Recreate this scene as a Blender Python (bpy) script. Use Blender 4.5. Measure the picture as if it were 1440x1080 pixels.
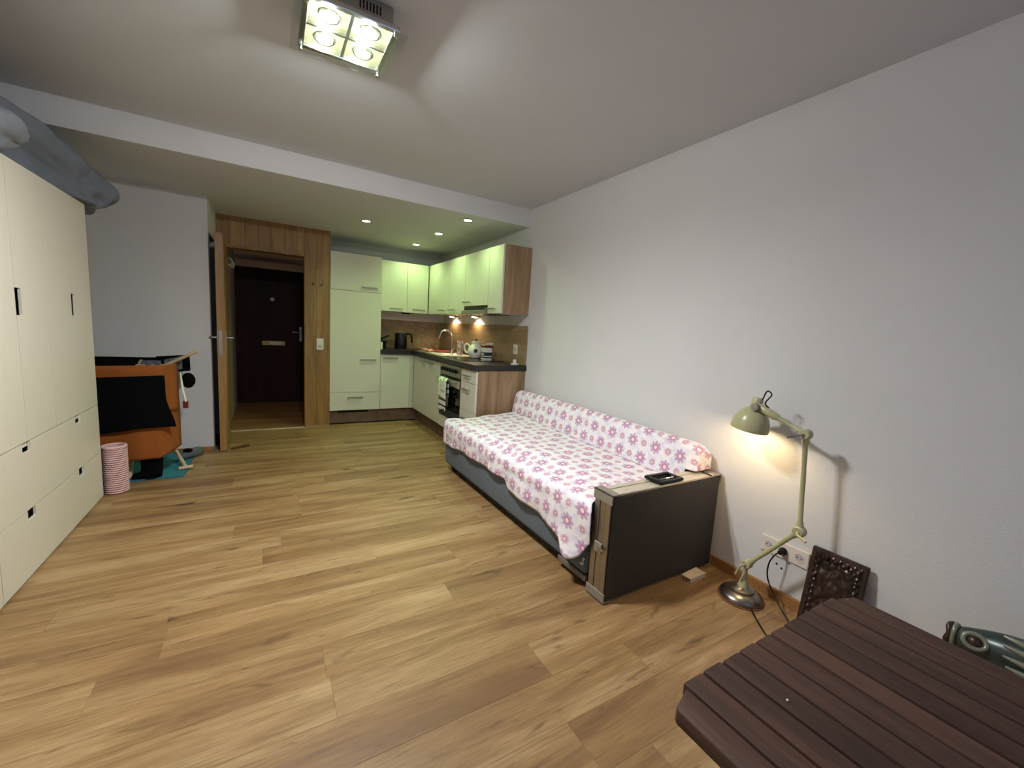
import bpy, bmesh, math, random
from mathutils import Vector, Matrix, noise
random.seed(7)
SC = bpy.context.scene
for o in list(bpy.data.objects): bpy.data.objects.remove(o)

# ---------------------------------------------------------------- camera
CAM_H = 1.286
F_PX = 583.4
YAW, PITCH, ROLL = [math.radians(a) for a in (30.853, 7.255, 3.499)]
fw = Vector((math.sin(YAW)*math.cos(PITCH), math.cos(YAW)*math.cos(PITCH), -math.sin(PITCH)))
rt = Vector((math.cos(YAW), -math.sin(YAW), 0)); up = rt.cross(fw)
c_, s_ = math.cos(ROLL), math.sin(ROLL)
r2 = c_*rt + s_*up; u2 = -s_*rt + c_*up
cd = bpy.data.cameras.new('camera'); cam = bpy.data.objects.new('camera', cd)
SC.collection.objects.link(cam)
m = Matrix((r2, u2, -fw)).transposed().to_4x4(); m.translation = (0, 0, CAM_H)
cam.matrix_world = m
cd.sensor_fit = 'HORIZONTAL'; cd.sensor_width = 36; cd.lens = F_PX/1440*36; cd.clip_start = .02
SC.camera = cam
# ---------------------------------------------------------------- view / world
vs = SC.view_settings
vs.view_transform = 'Standard'; vs.look = 'None'; vs.gamma = 1; vs.use_curve_mapping = False
vs.exposure = 1.0
w = bpy.data.worlds.new('dusk_sky'); SC.world = w; w.use_nodes = True
bg = w.node_tree.nodes['Background']; bg.inputs[0].default_value = (.36, .44, .95, 1); bg.inputs[1].default_value = .75

COL = SC.collection
def light(name, kind, loc, energy, color, size=.05, rot=None, **kw):
    d = bpy.data.lights.new(name, kind); d.energy = energy; d.color = color
    if kind in ('POINT', 'SPOT'): d.shadow_soft_size = size
    for k, v in kw.items(): setattr(d, k, v)
    o = bpy.data.objects.new(name, d); COL.objects.link(o); o.location = loc
    if rot: o.rotation_euler = rot
    return o
# daylight portal of the window behind the camera
po = light('window_portal', 'AREA', (.6, -1.28, 1.55), 1, (1, 1, 1), rot=(math.radians(90), 0, 0), shape='RECTANGLE', size=2.0, size_y=1.3)
po.data.cycles.is_portal = True
LAMP_W, SIDE_W, SPOT_W, UNDER_W, DESK_W = 24.0, 3.8, 9.5, 3.4, 2.2
WARM = (.98, .99, 1.0); GREENISH = (.62, 1, .40); HALO = (1, .74, .46)

# ---------------------------------------------------------------- helpers
def lin(c):
    if isinstance(c, str):
        c = [int(c[i:i+2], 16)/255 for i in (0, 2, 4)]
    return tuple((x/12.92 if x <= .04045 else ((x+.055)/1.055)**2.4) for x in c)
class NT:
    def __init__(s, name):
        s.m = bpy.data.materials.new(name); s.m.use_nodes = True
        s.t = s.m.node_tree; s.b = s.t.nodes['Principled BSDF']; s.out = s.t.nodes['Material Output']
    def n(s, t, **kw):
        x = s.t.nodes.new(t)
        for k, v in kw.items():
            if k in x.inputs.keys() if isinstance(k, str) else False: x.inputs[k].default_value = v
            else: setattr(x, k, v)
        return x
    def l(s, a, b): s.t.links.new(a, b)
    def math(s, op, a, b=None, clamp=False):
        x = s.t.nodes.new('ShaderNodeMath'); x.operation = op; x.use_clamp = clamp
        for i, v in enumerate((a, b)):
            if v is None: continue
            if isinstance(v, (int, float)): x.inputs[i].default_value = v
            else: s.l(v, x.inputs[i])
        return x.outputs[0]
    def mix(s, f, a, b):
        x = s.t.nodes.new('ShaderNodeMix'); x.data_type = 'RGBA'
        for i, v in ((0, f), (6, a), (7, b)):
            if isinstance(v, (int, float)): x.inputs[i].default_value = v
            elif isinstance(v, tuple): x.inputs[i].default_value = (*v[:3], 1)
            else: s.l(v, x.inputs[i])
        return x.outputs[2]
    def ramp(s, f, stops):
        x = s.t.nodes.new('ShaderNodeValToRGB'); e = x.color_ramp.elements
        while len(e) < len(stops): e.new(.5)
        for k, (p, c) in zip(e, stops): k.position = p; k.color = (*c[:3], 1)
        s.l(f, x.inputs[0]); return x.outputs[0]
    def coord(s, scale=(1, 1, 1), rand=0, kind='world'):
        if kind == 'world':
            g = s.t.nodes.new('ShaderNodeNewGeometry').outputs['Position']
        elif kind == 'object': g = s.t.nodes.new('ShaderNodeTexCoord').outputs['Object']
        else: g = s.t.nodes.new('ShaderNodeTexCoord').outputs['UV']
        if rand:
            oi = s.t.nodes.new('ShaderNodeObjectInfo').outputs['Random']
            cx = s.t.nodes.new('ShaderNodeCombineXYZ')
            for i, k in enumerate((37., 91., 53.)): s.l(s.math('MULTIPLY', oi, k), cx.inputs[i])
            a = s.t.nodes.new('ShaderNodeVectorMath'); s.l(g, a.inputs[0]); s.l(cx.outputs[0], a.inputs[1]); g = a.outputs[0]
        mp = s.t.nodes.new('ShaderNodeMapping'); mp.inputs['Scale'].default_value = scale
        s.l(g, mp.inputs['Vector']); return mp.outputs[0]
    def noise(s, v, scale, detail=4, rough=.55, dist=0):
        x = s.t.nodes.new('ShaderNodeTexNoise'); s.l(v, x.inputs['Vector'])
        x.inputs['Scale'].default_value = scale; x.inputs['Detail'].default_value = detail
        x.inputs['Roughness'].default_value = rough; x.inputs['Distortion'].default_value = dist
        return x.outputs[0]
    def bump(s, h, strength=.2, dist=.005):
        x = s.t.nodes.new('ShaderNodeBump'); x.inputs['Strength'].default_value = strength; x.inputs['Distance'].default_value = dist
        s.l(h, x.inputs['Height']); s.l(x.outputs[0], s.b.inputs['Normal'])
    def set(s, col=None, rough=None, metal=None, spec=None):
        if col is not None:
            if isinstance(col, tuple): s.b.inputs['Base Color'].default_value = (*col[:3], 1)
            else: s.l(col, s.b.inputs['Base Color'])
        if rough is not None: s.b.inputs['Roughness'].default_value = rough
        if metal is not None: s.b.inputs['Metallic'].default_value = metal
        if spec is not None: s.b.inputs['Specular IOR Level'].default_value = spec
        return s.m
M = {}
def plain(key, col, rough=.5, metal=0, var=.06, nscale=30, bump=0, bscale=200, spec=None):
    t = NT(key); c = lin(col); v = t.coord()
    n = t.noise(v, nscale)
    t.set(t.mix(n, tuple(x*(1-var) for x in c), tuple(min(1, x*(1+var)) for x in c)), rough, metal, spec)
    if bump: t.bump(t.noise(v, bscale, 3), bump, .003)
    M[key] = t.m; return t.m
def wood(key, dark, mid, lightc, axis='x', rough=.4, fine=1, knots=.0, randmix=.5, spec=None):
    t = NT(key); st = {'x': (.12, 1, 1), 'y': (1, .12, 1), 'z': (1, 1, .12)}[axis]
    v = t.coord(st, rand=1)
    n1 = t.noise(v, 9*fine, 6, .62, .6); n2 = t.noise(v, 70*fine, 4, .6); n3 = t.noise(v, 2.6*fine, 2, .5, .3)
    base = t.ramp(t.math('ADD', t.math('MULTIPLY', n1, .62), t.math('MULTIPLY', n3, .38)), [(.38, lin(dark)), (.5, lin(mid)), (.62, lin(lightc))])
    st3 = {'x': (.045, 1, 1), 'y': (1, .045, 1), 'z': (1, 1, .045)}[axis]
    n4 = t.noise(t.coord(st3, rand=1), 120*fine, 3, .65)
    base = t.mix(t.math('MULTIPLY', t.math('SUBTRACT', n4, .42), 1.6, True), base, tuple(x*.72 for x in lin(dark)))
    base = t.mix(t.math('MULTIPLY', t.math('SUBTRACT', n2, .55), 2.2, True), base, tuple(x*.7 for x in lin(dark)))
    oi = t.t.nodes.new('ShaderNodeObjectInfo').outputs['Random']
    hs = t.t.nodes.new('ShaderNodeHueSaturation'); t.l(base, hs.inputs['Color'])
    t.l(t.math('ADD', t.math('MULTIPLY', oi, .36*randmix), 1-.18*randmix), hs.inputs['Value'])
    col = hs.outputs[0]
    if knots:
        st2 = {'x': (.34, 1, 1), 'y': (1, .34, 1), 'z': (1, 1, .34)}[axis]
        k = t.noise(t.coord(st2, rand=1), 8.5, 2.5, .55, .9)
        kf = t.math('MULTIPLY', t.math('SUBTRACT', k, .66), 9, True)
        col = t.mix(t.math('MULTIPLY', kf, knots), col, tuple(x*.32 for x in lin(dark)))
        st4 = {'x': (.2, 1, 1), 'y': (1, .2, 1), 'z': (1, 1, .2)}[axis]
        k2 = t.noise(t.coord(st4, rand=1), 26, 3, .6, .5)
        col = t.mix(t.math('MULTIPLY', t.math('MULTIPLY', t.math('SUBTRACT', k2, .64), 9, True), knots*.8), col, tuple(x*.4 for x in lin(dark)))
    t.set(col, rough, 0, spec); t.bump(n2, .06, .002)
    M[key] = t.m; return t.m

# ---- palette
t = NT('wall_paint'); v = t.coord()
t.set(t.mix(t.noise(v, 3), lin('cecdcb'), lin('d5d4d2')), .85); t.bump(t.noise(v, 140, 5, .7), .28, .004); M['wall'] = t.m
t = NT('ceiling_paint'); v = t.coord()
t.set(t.mix(t.noise(v, 3), lin('c6c7ca'), lin('cccdd0')), .9); t.bump(t.noise(v, 160, 4), .12, .003); M['ceil'] = t.m
wood('floor_oak', '79593a', '98784e', 'b09268', 'x', .42, 1, .85, .36, .42)
wood('hall_oak', '7c5430', '93663b', 'a5784a', 'x', .42, 1, .5, .5)
wood('pine', '7d5a2c', '98713a', 'ab854a', 'z', .5, 1, .8, .15)
wood('pine_door', '7f5d30', '98723e', 'aa844c', 'z', .42, 1, .4, .2)
wood('oak_decor', '7d6446', '997d5c', 'ae936f', 'z', .5, 1.4, .15, .2)
wood('oak_splash', '7a6446', '957c58', 'a9906b', 'y', .42, 1.2, .35, .1)
wood('kick_wood', '5f4b38', '6f5843', '7c644d', 'y', .55, 1.3, 0, .2)
wood('skirting_wood', '8a5f38', 'a0713f', 'b0804c', 'y', .5, 1, 0, .2)
wood('table_wood', '35231a', '473026', '553b2e', 'y', .62, 1.6, 0, .25, .3)
wood('entry_door', '280f0e', '341413', '3e1a18', 'z', .5, 1, 0, 0, .15)
wood('carved_wood', '1d1210', '2c1a15', '3a241b', 'z', .28, 2, 0, 0)
wood('light_wood', 'b39a78', 'c7ad8a', 'd6bf9d', 'x', .55, 2, 0, .2)
wood('block_wood', 'dcc5a6', 'e9d6bc', 'f2e4cf', 'x', .6, 2, 0, .2)
plain('wardrobe_white', 'dcd6c3', .34, var=.015)
plain('cream_front', 'd2d0c0', .38, var=.015)
plain('grip_grey', 'b9b4bb', .5)
plain('carcass', 'd5d3c6', .5)
plain('chrome', 'c9c9c6', .18, 1)
plain('steel', 'a9a8a2', .34, 1, var=.08)
plain('sink_steel', 'd9d5cd', .45, .5, var=.05)
plain('brushed_nickel', '938d82', .3, 1, var=.1)
plain('alu', 'b0a89a', .42, 1, var=.05)
plain('alu_pale', 'cfc6b4', .5, .4, var=.03)
plain('corner_grey', '8f877a', .55, .2)
plain('worktop', '211f1f', .42, var=.25, nscale=250)
plain('black_plastic', '070708', .35, spec=.3)
plain('black_glass', '060606', .06)
plain('black_cloth', '060607', .95, var=.3, nscale=60, bump=.3, spec=.1)
plain('navy_cloth', '0b0c12', .95, var=.3, nscale=60, bump=.3, spec=.1)
plain('grey_cloth', '55595f', .95, var=.2, bump=.3)
plain('case_black', '36322f', .62, var=.06, nscale=60, bump=.15, bscale=500)
plain('sofa_fabric', '646d74', .95, var=.12, nscale=120, bump=.5, bscale=420)
plain('sofa_dark', '15161a', .8)
plain('sofa_trim', '6d675c', .5)
plain('orange_towel', '8c4c12', .95, var=.16, nscale=14, bump=.6, bscale=300)
plain('teal_mat', '27707d', .95, var=.12, nscale=60, bump=.6, bscale=260)
plain('duvet', '6f757f', .95, var=.1, nscale=10, bump=.25, bscale=350)
plain('duvet_light', '7c8188', .95, var=.06, nscale=10, bump=.25, bscale=350)
plain('pink_wicker', 'd9b3b0', .8, var=.1, nscale=50)
plain('white_plastic', 'dedad2', .4, var=.02)
plain('socket_white', 'd8d1c6', .35, var=.02)
plain('white_ceramic', 'e4e2d2', .2, var=.02)
plain('lamp_green', 'adaa80', .3, var=.04)
plain('white_enamel', '524f38', .5, .3, var=.01)
plain('brass', 'a98d55', .4, .6)
plain('red_cloth', '8c2226', .8)
plain('pink_cloth', 'd98c7c', .85)
plain('blue_print', '28303c', .5)
plain('dark_red', '6c1d1c', .45)
plain('felt_brown', '7a4c2c', .8)
plain('doorstop_brown', '5a2f16', .6)
plain('hall_wall', 'cdbfae', .85)
plain('hall_beam', 'e6d6c0', .8)
plain('threshold_metal', 'cbb99a', .4, .5)
plain('bronze_green', '303b39', .3, .25, var=.8, nscale=35)
plain('bronze_pale', '7d8070', .28, .2, var=.35, nscale=40)
plain('copper_rim', '43332a', .35, .4)
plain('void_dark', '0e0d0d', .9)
plain('green_print', '8fb27a', .7)
plain('ink', '1b1d22', .5)
t = NT('striped_towel'); v = t.coord((1, 1, 1))
sx = t.t.nodes.new('ShaderNodeSeparateXYZ'); t.l(v, sx.inputs[0])
st = t.math('GREATER_THAN', t.math('FRACT', t.math('MULTIPLY', sx.outputs[2], 15.5)), .68)
t.set(t.mix(st, lin('dcdcd0'), lin('3b3f38')), .95); M['striped_towel'] = t.m
t = NT('tea_towel'); v = t.coord()
t.set(t.mix(t.math('GREATER_THAN', t.noise(v, 24, 2), .55), lin('e2e6d6'), lin('a7c68f')), .95); M['tea_towel'] = t.m
t = NT('printed_can'); v = t.coord()
t.set(t.ramp(t.noise(v, 45, 3), [(.4, lin('d8cdc4')), (.5, lin('a97f74')), (.6, lin('8e8a93'))]), .3, .3); M['printed_can'] = t.m
def emit(key, col, strength):
    t = NT(key); t.b.inputs['Emission Color'].default_value = (*col, 1); t.b.inputs['Emission Strength'].default_value = strength
    t.set(tuple(min(1, c) for c in col), .4); M[key] = t.m
emit('bulb_glow', (1, .93, .62), 9); emit('spot_glow', (.97, 1, .62), 12); emit('under_glow', (1, .82, .55), 14); emit('desk_bulb', (1, .8, .5), 10)
t = NT('clear_glass'); tr = t.t.nodes.new('ShaderNodeBsdfTransparent'); gl = t.t.nodes.new('ShaderNodeBsdfGlossy'); gl.inputs['Roughness'].default_value = .06
fr = t.t.nodes.new('ShaderNodeLayerWeight'); fr.inputs[0].default_value = .3
gf_ = t.math('ADD', t.math('MULTIPLY', t.math('POWER', fr.outputs['Facing'], 3), .5), .04)
tr.inputs[0].default_value = (.95, .98, .96, 1)
mx = t.t.nodes.new('ShaderNodeMixShader'); t.l(gf_, mx.inputs[0]); t.l(tr.outputs[0], mx.inputs[1]); t.l(gl.outputs[0], mx.inputs[2]); t.l(mx.outputs[0], t.out.inputs[0]); M['clear_glass'] = t.m
# flower print of the blanket (UV in metres)
t = NT('flower_print'); uv = t.t.nodes.new('ShaderNodeTexCoord').outputs['UV']
sp = t.t.nodes.new('ShaderNodeSeparateXYZ'); t.l(uv, sp.inputs[0])
PER = .19
def cell(ox, oy):
    x = t.math('SUBTRACT', t.math('FRACT', t.math('ADD', t.math('DIVIDE', sp.outputs[0], PER), 10+ox)), .5)
    y = t.math('SUBTRACT', t.math('FRACT', t.math('ADD', t.math('DIVIDE', sp.outputs[1], PER), 10+oy)), .5)
    r = t.math('SQRT', t.math('ADD', t.math('MULTIPLY', x, x), t.math('MULTIPLY', y, y)))
    return r, t.math('ARCTAN2', y, x)
vv = t.coord(kind='uv')
col = t.ramp(t.noise(vv, 22, 3), [(.35, lin('d6d0dc')), (.5, lin('e9e4e8')), (.65, lin('efe9e6'))])
def flower(ox, oy, R, npet, depth, cpet, cring, ccore):
    global col
    r, a = cell(ox, oy)
    pet = t.math('ADD', t.math('MULTIPLY', t.math('SQRT', t.math('ABSOLUTE', t.math('COSINE', t.math('MULTIPLY', a, npet/2)))), depth), 1-depth)
    mask = t.math('MULTIPLY', t.math('SUBTRACT', t.math('MULTIPLY', pet, R), r), 22, True)
    col = t.mix(t.math('MULTIPLY', mask, .8), col, cpet)
    col = t.mix(t.math('MULTIPLY', t.math('MULTIPLY', t.math('SUBTRACT', R*.50, r), 30, True), .85), col, cring)
    col = t.mix(t.math('MULTIPLY', t.math('SUBTRACT', R*.30, r), 40, True), col, ccore)
for (ox, oy) in ((0, 0), (.5, .5)): flower(ox, oy, .25, 8, .50, lin('b58fb2'), lin('c0708f'), lin('eedcd6'))
for (ox, oy) in ((.5, 0), (0, .5)): flower(ox, oy, .15, 8, .3, lin('c798ab'), lin('c4768c'), lin('efe0d4'))
t.set(col, .9); t.bump(t.noise(vv, 300, 3), .15, .002); M['flower_print'] = t.m

# ---- mesh builders (all coordinates in metres, world space)
def new(): return bmesh.new()
def box(bm, x0, x1, y0, y1, z0, z1, bev=0, seg=2):
    r = bmesh.ops.create_cube(bm, size=1); vs = r['verts']
    for v in vs:
        v.co = ((x0+x1)/2 + v.co.x*(x1-x0), (y0+y1)/2 + v.co.y*(y1-y0), (z0+z1)/2 + v.co.z*(z1-z0))
    if bev:
        es = list({e for v in vs for e in v.link_edges})
        bmesh.ops.bevel(bm, geom=es, offset=bev, segments=seg, profile=.5, affect='EDGES')
    return bm
def bx(*a, **k): return box(new(), *a, **k)
def frame_of(d):
    d = Vector(d).normalized(); a = Vector((0, 0, 1)) if abs(d.z) < .9 else Vector((1, 0, 0))
    u = d.cross(a).normalized(); return u, d.cross(u).normalized(), d
def rings(bm, rs, closed=False, cap=True):
    vr = [[bm.verts.new(p) for p in r] for r in rs]; n = len(vr[0])
    for i in range(len(vr)-(0 if closed else 1)):
        a, b = vr[i], vr[(i+1) % len(vr)]
        for j in range(n): bm.faces.new((a[j], a[(j+1) % n], b[(j+1) % n], b[j]))
    if cap and not closed:
        bm.faces.new(vr[0][::-1]); bm.faces.new(vr[-1])
    return bm
def tube(bm, pts, rad, seg=10, cap=True, closed=False):
    pts = [Vector(p) for p in pts]; rs = []; n = len(pts)
    if not isinstance(rad, (list, tuple)): rad = [rad]*n
    u = None
    for i, p in enumerate(pts):
        if closed: d = pts[(i+1) % n]-pts[i-1]
        else: d = pts[min(i+1, n-1)]-pts[max(i-1, 0)]
        d.normalize()
        if u is None: u, w_, _ = frame_of(d)
        else:
            u = (u-d*u.dot(d)).normalized()
        w_ = d.cross(u)
        rs.append([p+(u*math.cos(2*math.pi*k/seg)+w_*math.sin(2*math.pi*k/seg))*rad[i] for k in range(seg)])
    return rings(bm, rs, closed, cap)
def cyl(bm, p0, p1, r0, r1=None, seg=20): return tube(bm, [p0, p1], [r0, r0 if r1 is None else r1], seg)
def lathe(bm, prof, c=(0, 0, 0), d=(0, 0, 1), seg=28, cap=True):
    u, w_, d = frame_of(d); c = Vector(c)
    return rings(bm, [[c+d*z+(u*math.cos(2*math.pi*k/seg)+w_*math.sin(2*math.pi*k/seg))*max(r, 1e-4) for k in range(seg)] for r, z in prof], False, cap)
def bez(pts, n=24):
    pts = [Vector(p) for p in pts]; out = []; P = [pts[0]*2-pts[1]]+pts+[pts[-1]*2-pts[-2]]
    for i in range(1, len(P)-2):
        for k in range(n):
            s = k/n; a, b, c, d = P[i-1:i+3]
            out.append(.5*((2*b)+(c-a)*s+(2*a-5*b+4*c-d)*s*s+(3*b-a-3*c+d)*s**3))
    return out+[pts[-1]]
def prism(bm, poly, d):
    d = Vector(d); a = [bm.verts.new(p) for p in poly]; b = [bm.verts.new(Vector(p)+d) for p in poly]; n = len(a)
    bm.faces.new(a); bm.faces.new(b[::-1])
    for i in range(n): bm.faces.new((a[i], b[i], b[(i+1) % n], a[(i+1) % n]))
    return bm
def ball(bm, c, r, seg=16, sc=(1, 1, 1)):
    mt = Matrix.Translation(c) @ Matrix.Diagonal((*[r*k for k in sc], 1))
    bmesh.ops.create_uvsphere(bm, u_segments=seg, v_segments=max(6, seg//2+2), radius=1, matrix=mt); return bm
def grid(bm, fn, nu, nv, uvfn=None):
    vs = [[bm.verts.new(fn(i/nu, j/nv)) for j in range(nv+1)] for i in range(nu+1)]
    uvl = bm.loops.layers.uv.verify() if uvfn else None
    for i in range(nu):
        for j in range(nv):
            f = bm.faces.new((vs[i][j], vs[i+1][j], vs[i+1][j+1], vs[i][j+1]))
            if uvl:
                for lp, (a, b) in zip(f.loops, ((i, j), (i+1, j), (i+1, j+1), (i, j+1))): lp[uvl].uv = uvfn(a/nu, b/nv)
    return bm

def obj(name, bm, mat, parent=None, smooth=None, label=None, cat=None, group=None, kind=None, flip=False):
    bmesh.ops.recalc_face_normals(bm, faces=bm.faces)
    cs = [v.co for v in bm.verts]
    if parent is not None: L = Vector(parent['_loc'])
    else:
        L = Vector(((min(c.x for c in cs)+max(c.x for c in cs))/2, (min(c.y for c in cs)+max(c.y for c in cs))/2, min(c.z for c in cs)))
    for v in bm.verts: v.co -= L
    me = bpy.data.meshes.new(name); bm.to_mesh(me); bm.free()
    me.materials.append(M[mat] if isinstance(mat, str) else mat)
    if smooth: me.shade_smooth(); me.set_sharp_from_angle(angle=math.radians(smooth))
    o = bpy.data.objects.new(name, me); COL.objects.link(o); o['_loc'] = tuple(L)
    if parent is not None: o.parent = parent; o.location = (0, 0, 0)
    else: o.location = L
    if label: o['label'] = label
    if cat: o['category'] = cat
    if group: o['group'] = group
    if kind: o['kind'] = kind
    return o
def thing(name, label, cat, loc, group=None, kind=None):
    o = bpy.data.objects.new(name, None); COL.objects.link(o); o.location = loc; o['_loc'] = tuple(loc)
    o.empty_display_size = .05
    if label: o['label'] = label
    if cat: o['category'] = cat
    if group: o['group'] = group
    if kind: o['kind'] = kind
    return o
def struct(name, bm, mat, parent=None, label=None, smooth=None):
    return obj(name, bm, mat, parent, smooth, label, None, None, 'structure' if parent is None else None)
def clone(o, off, parent):
    c = o.copy(); COL.objects.link(c); c.parent = parent; c.location = Vector(o.location)+Vector(off); return c
def solid(o, th, off=-1):
    md = o.modifiers.new('thickness', 'SOLIDIFY'); md.thickness = th; md.offset = off
def subd(o, n=1):
    md = o.modifiers.new('smooth', 'SUBSURF'); md.levels = n; md.render_levels = n

# ================================================================ THE ROOM
XR, XL, YF = 2.245, -1.52, -1.3           # right wall, left wall, wall behind the camera
YB, ZC, ZK, YBEAM = 5.95, 2.472, 2.305, 3.60
XH0, XH1, YH = -.375, .56, 7.20            # hall
PW = .18
# floor with planks
fl = struct('floor', bx(XL-.3, XR+.1, YF-.1, YB+.1, -.06, -.012), 'void_dark', label='oak laminate floor of staggered planks')
r0 = 1.47-PW*15; k = 0; y = r0
while y < 5.46:
    offs = {13: -.36, 14: .185, 15: .175, 16: .76, 10: 1.05, 12: .01, 11: .85, 17: -.36+1.28, 18: -.37, 23: .19}.get(k, random.uniform(0, 1.28))
    x = XL-1.28*3+(offs-XL) % 1.28
    while x < XR:
        a, b = max(x, XL), min(x+1.28, XR)
        y0, y1 = max(y, YF), min(y+PW, 5.46)
        if b-a > .02 and y1-y0 > .02:
            # the bathroom beyond the side doorway keeps the planks too
            obj('plank', bx(a+.0002, b-.0002, y0+.0002, y1-.0002, -.012, 0, bev=.0004, seg=1), 'floor_oak', fl)
        x += 1.28
    y += PW; k += 1
hf = struct('floor_hall', bx(XH0-.1, XH1+.1, 5.465, YH+.1, -.06, -.014), 'void_dark', label='reddish laminate floor of the entrance hall')
y = 5.46
while y < YH:
    x = XH0-.6+random.random()*.5
    while x < XH1:
        a, b = max(x, XH0), min(x+1.28, XH1)
        if b-a > .02: obj('plank', bx(a+.0006, b-.0006, y+.0005, min(y+PW, YH)-.0005, -.014, -.002, bev=.0006, seg=1), 'hall_oak', hf)
        x += 1.28
    y += PW
struct('ceiling', bx(XL-.1, XR+.1, YF-.1, YBEAM+.1, ZC, ZC+.1), 'ceil', label='white plastered ceiling')
struct('ceiling_kitchen', bx(XL-.1, XR+.1, YBEAM, YB+.1, ZK, ZC+.1), 'ceil', label='lowered ceiling slab over the kitchen')
struct('trim_beam_face', bx(XL, XR, YBEAM-.006, YBEAM, ZK, ZC), 'wall', label='upright white face of the lowered ceiling slab')
wr = struct('wall_right', bx(XR, XR+.1, YF-.1, YB+.1, -.06, ZC), 'wall', label='white textured long wall beside the sofa')
for (yy, zz) in ((1.0, .185), (.975, .172)):
    obj('drill_hole', lathe(new(), [(0, 0), (.006, .0005), (.004, .001)], (XR-.0012, yy, zz), (1, 0, 0), 8), 'void_dark', wr)
struct('wall_left', bx(XL-.1, XL, YF-.1, 4.78, -.06, ZC), 'wall', label='white wall behind the wardrobes')
YN, XN = 4.68, -.435
struct('wall_niche', bx(XL-.1, XN, YN, YN+.10, 0, ZK), 'wall', label='white wall end behind the drying rack')
# side wall with dark doorway behind the open door leaf
sw = new(); box(sw, XN-.10, XN, YN+.10, 5.42, 2.005, ZK); box(sw, XN-.10, XN, 5.34, 5.42, 0, 2.005)
struct('wall_side', sw, 'wall', label='narrow side wall over the dark doorway')
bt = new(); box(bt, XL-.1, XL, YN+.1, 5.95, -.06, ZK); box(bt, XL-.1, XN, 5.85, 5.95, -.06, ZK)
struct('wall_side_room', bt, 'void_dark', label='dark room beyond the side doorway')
struct('wall_kitchen', bx(.62, XR, YB, YB+.1, -.06, ZK), 'wall', label='white kitchen back wall')
# wall behind the camera with the window
wf = new(); W0, W1, WZ0, WZ1 = -.4, 1.6, .9, 2.2
box(wf, XL-.1, W0, YF-.1, YF, -.06, ZC); box(wf, W1, XR, YF-.1, YF, -.06, ZC); box(wf, W0, W1, YF-.1, YF, -.06, WZ0); box(wf, W0, W1, YF-.1, YF, WZ1, ZC)
struct('wall_front', wf, 'wall', label='white wall with the window')
wi = thing('window_1', 'white two-pane window', None, ((W0+W1)/2, YF-.06, WZ0), kind='structure')
fr_ = new(); 
for a, b, c, d in ((W0, W0+.06, WZ0, WZ1), (W1-.06, W1, WZ0, WZ1), (W0, W1, WZ0, WZ0+.06), (W0, W1, WZ1-.06, WZ1), ((W0+W1)/2-.05, (W0+W1)/2+.05, WZ0, WZ1)):
    box(fr_, a, b, YF-.09, YF-.03, c, d)
obj('window_frame', fr_, 'white_plastic', wi)
for a, b in ((W0+.06, (W0+W1)/2-.05), ((W0+W1)/2+.05, W1-.06)): obj('pane', bx(a, b, YF-.064, YF-.058, WZ0+.06, WZ1-.06), 'clear_glass', wi)
# baseboards
struct('baseboard_right', bx(XR-.014, XR, YF, 3.50, 0, .058, bev=.003), 'skirting_wood', label='narrow oak skirting board under the long wall')
struct('baseboard_niche', bx(XL, XN, YN-.014, YN, 0, .04, bev=.003), 'skirting_wood', label='low oak skirting board behind the drying rack')

# ---- pine-clad entrance wall with doorway
YP = 5.42; DX0, DX1, DZ = -.35, .385, 2.012
we = struct('wall_entry', bx(.40, .66, YP+.02, YP+.10, 0, ZK), 'hall_wall', label='pine clad wall around the hall doorway')
box_ = bx(XN, .40, YP+.02, YP+.10, DZ+.02, ZK); obj('lintel', box_, 'hall_wall', we)
xs = [XN, -.31, -.185, -.06, .065, .19, .315, .385]
for a, b in zip(xs[:-1], xs[1:]): obj('plank', bx(a+.0008, b-.0008, YP, YP+.02, DZ+(.0 if a > -.33 else 0), ZK, bev=.001, seg=1), 'pine', we)
for a, b in ((.385, .515), (.515, .645)): obj('plank', bx(a+.0008, b-.0008, YP, YP+.02, 0, ZK, bev=.001, seg=1), 'pine', we)
obj('edge_board', bx(.645, .657, YP-.002, YP+.10, 0, ZK), 'pine', we)
obj('plank', bx(XN+.001, DX0-.031, YP, YP+.02, 0, DZ-.001, bev=.001, seg=1), 'pine', we)
tr_ = thing('trim_doorway', 'pine lining of the hall doorway', None, (.04, YP+.06, 0), kind='structure')
obj('jamb', bx(DX0-.03, DX0, YP-.006, YP+.14, 0, DZ, bev=.002), 'pine', tr_)
obj('jamb', bx(DX1, DX1+.014, YP-.006, YP+.14, 0, DZ, bev=.002), 'pine', tr_)
obj('head', bx(DX0-.03, DX1+.014, YP-.006, YP+.14, DZ-.03, DZ, bev=.002), 'pine', tr_)
struct('trim_threshold', bx(DX0, DX1, YP-.035, YP+.02, 0, .006, bev=.002), 'threshold_metal', label='pale metal threshold strip in the hall doorway')
struct('trim_entry_base', bx(.40, .655, YP-.012, YP, 0, .012), 'skirting_wood', label='thin wooden strip at the foot of the pine wall')

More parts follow.
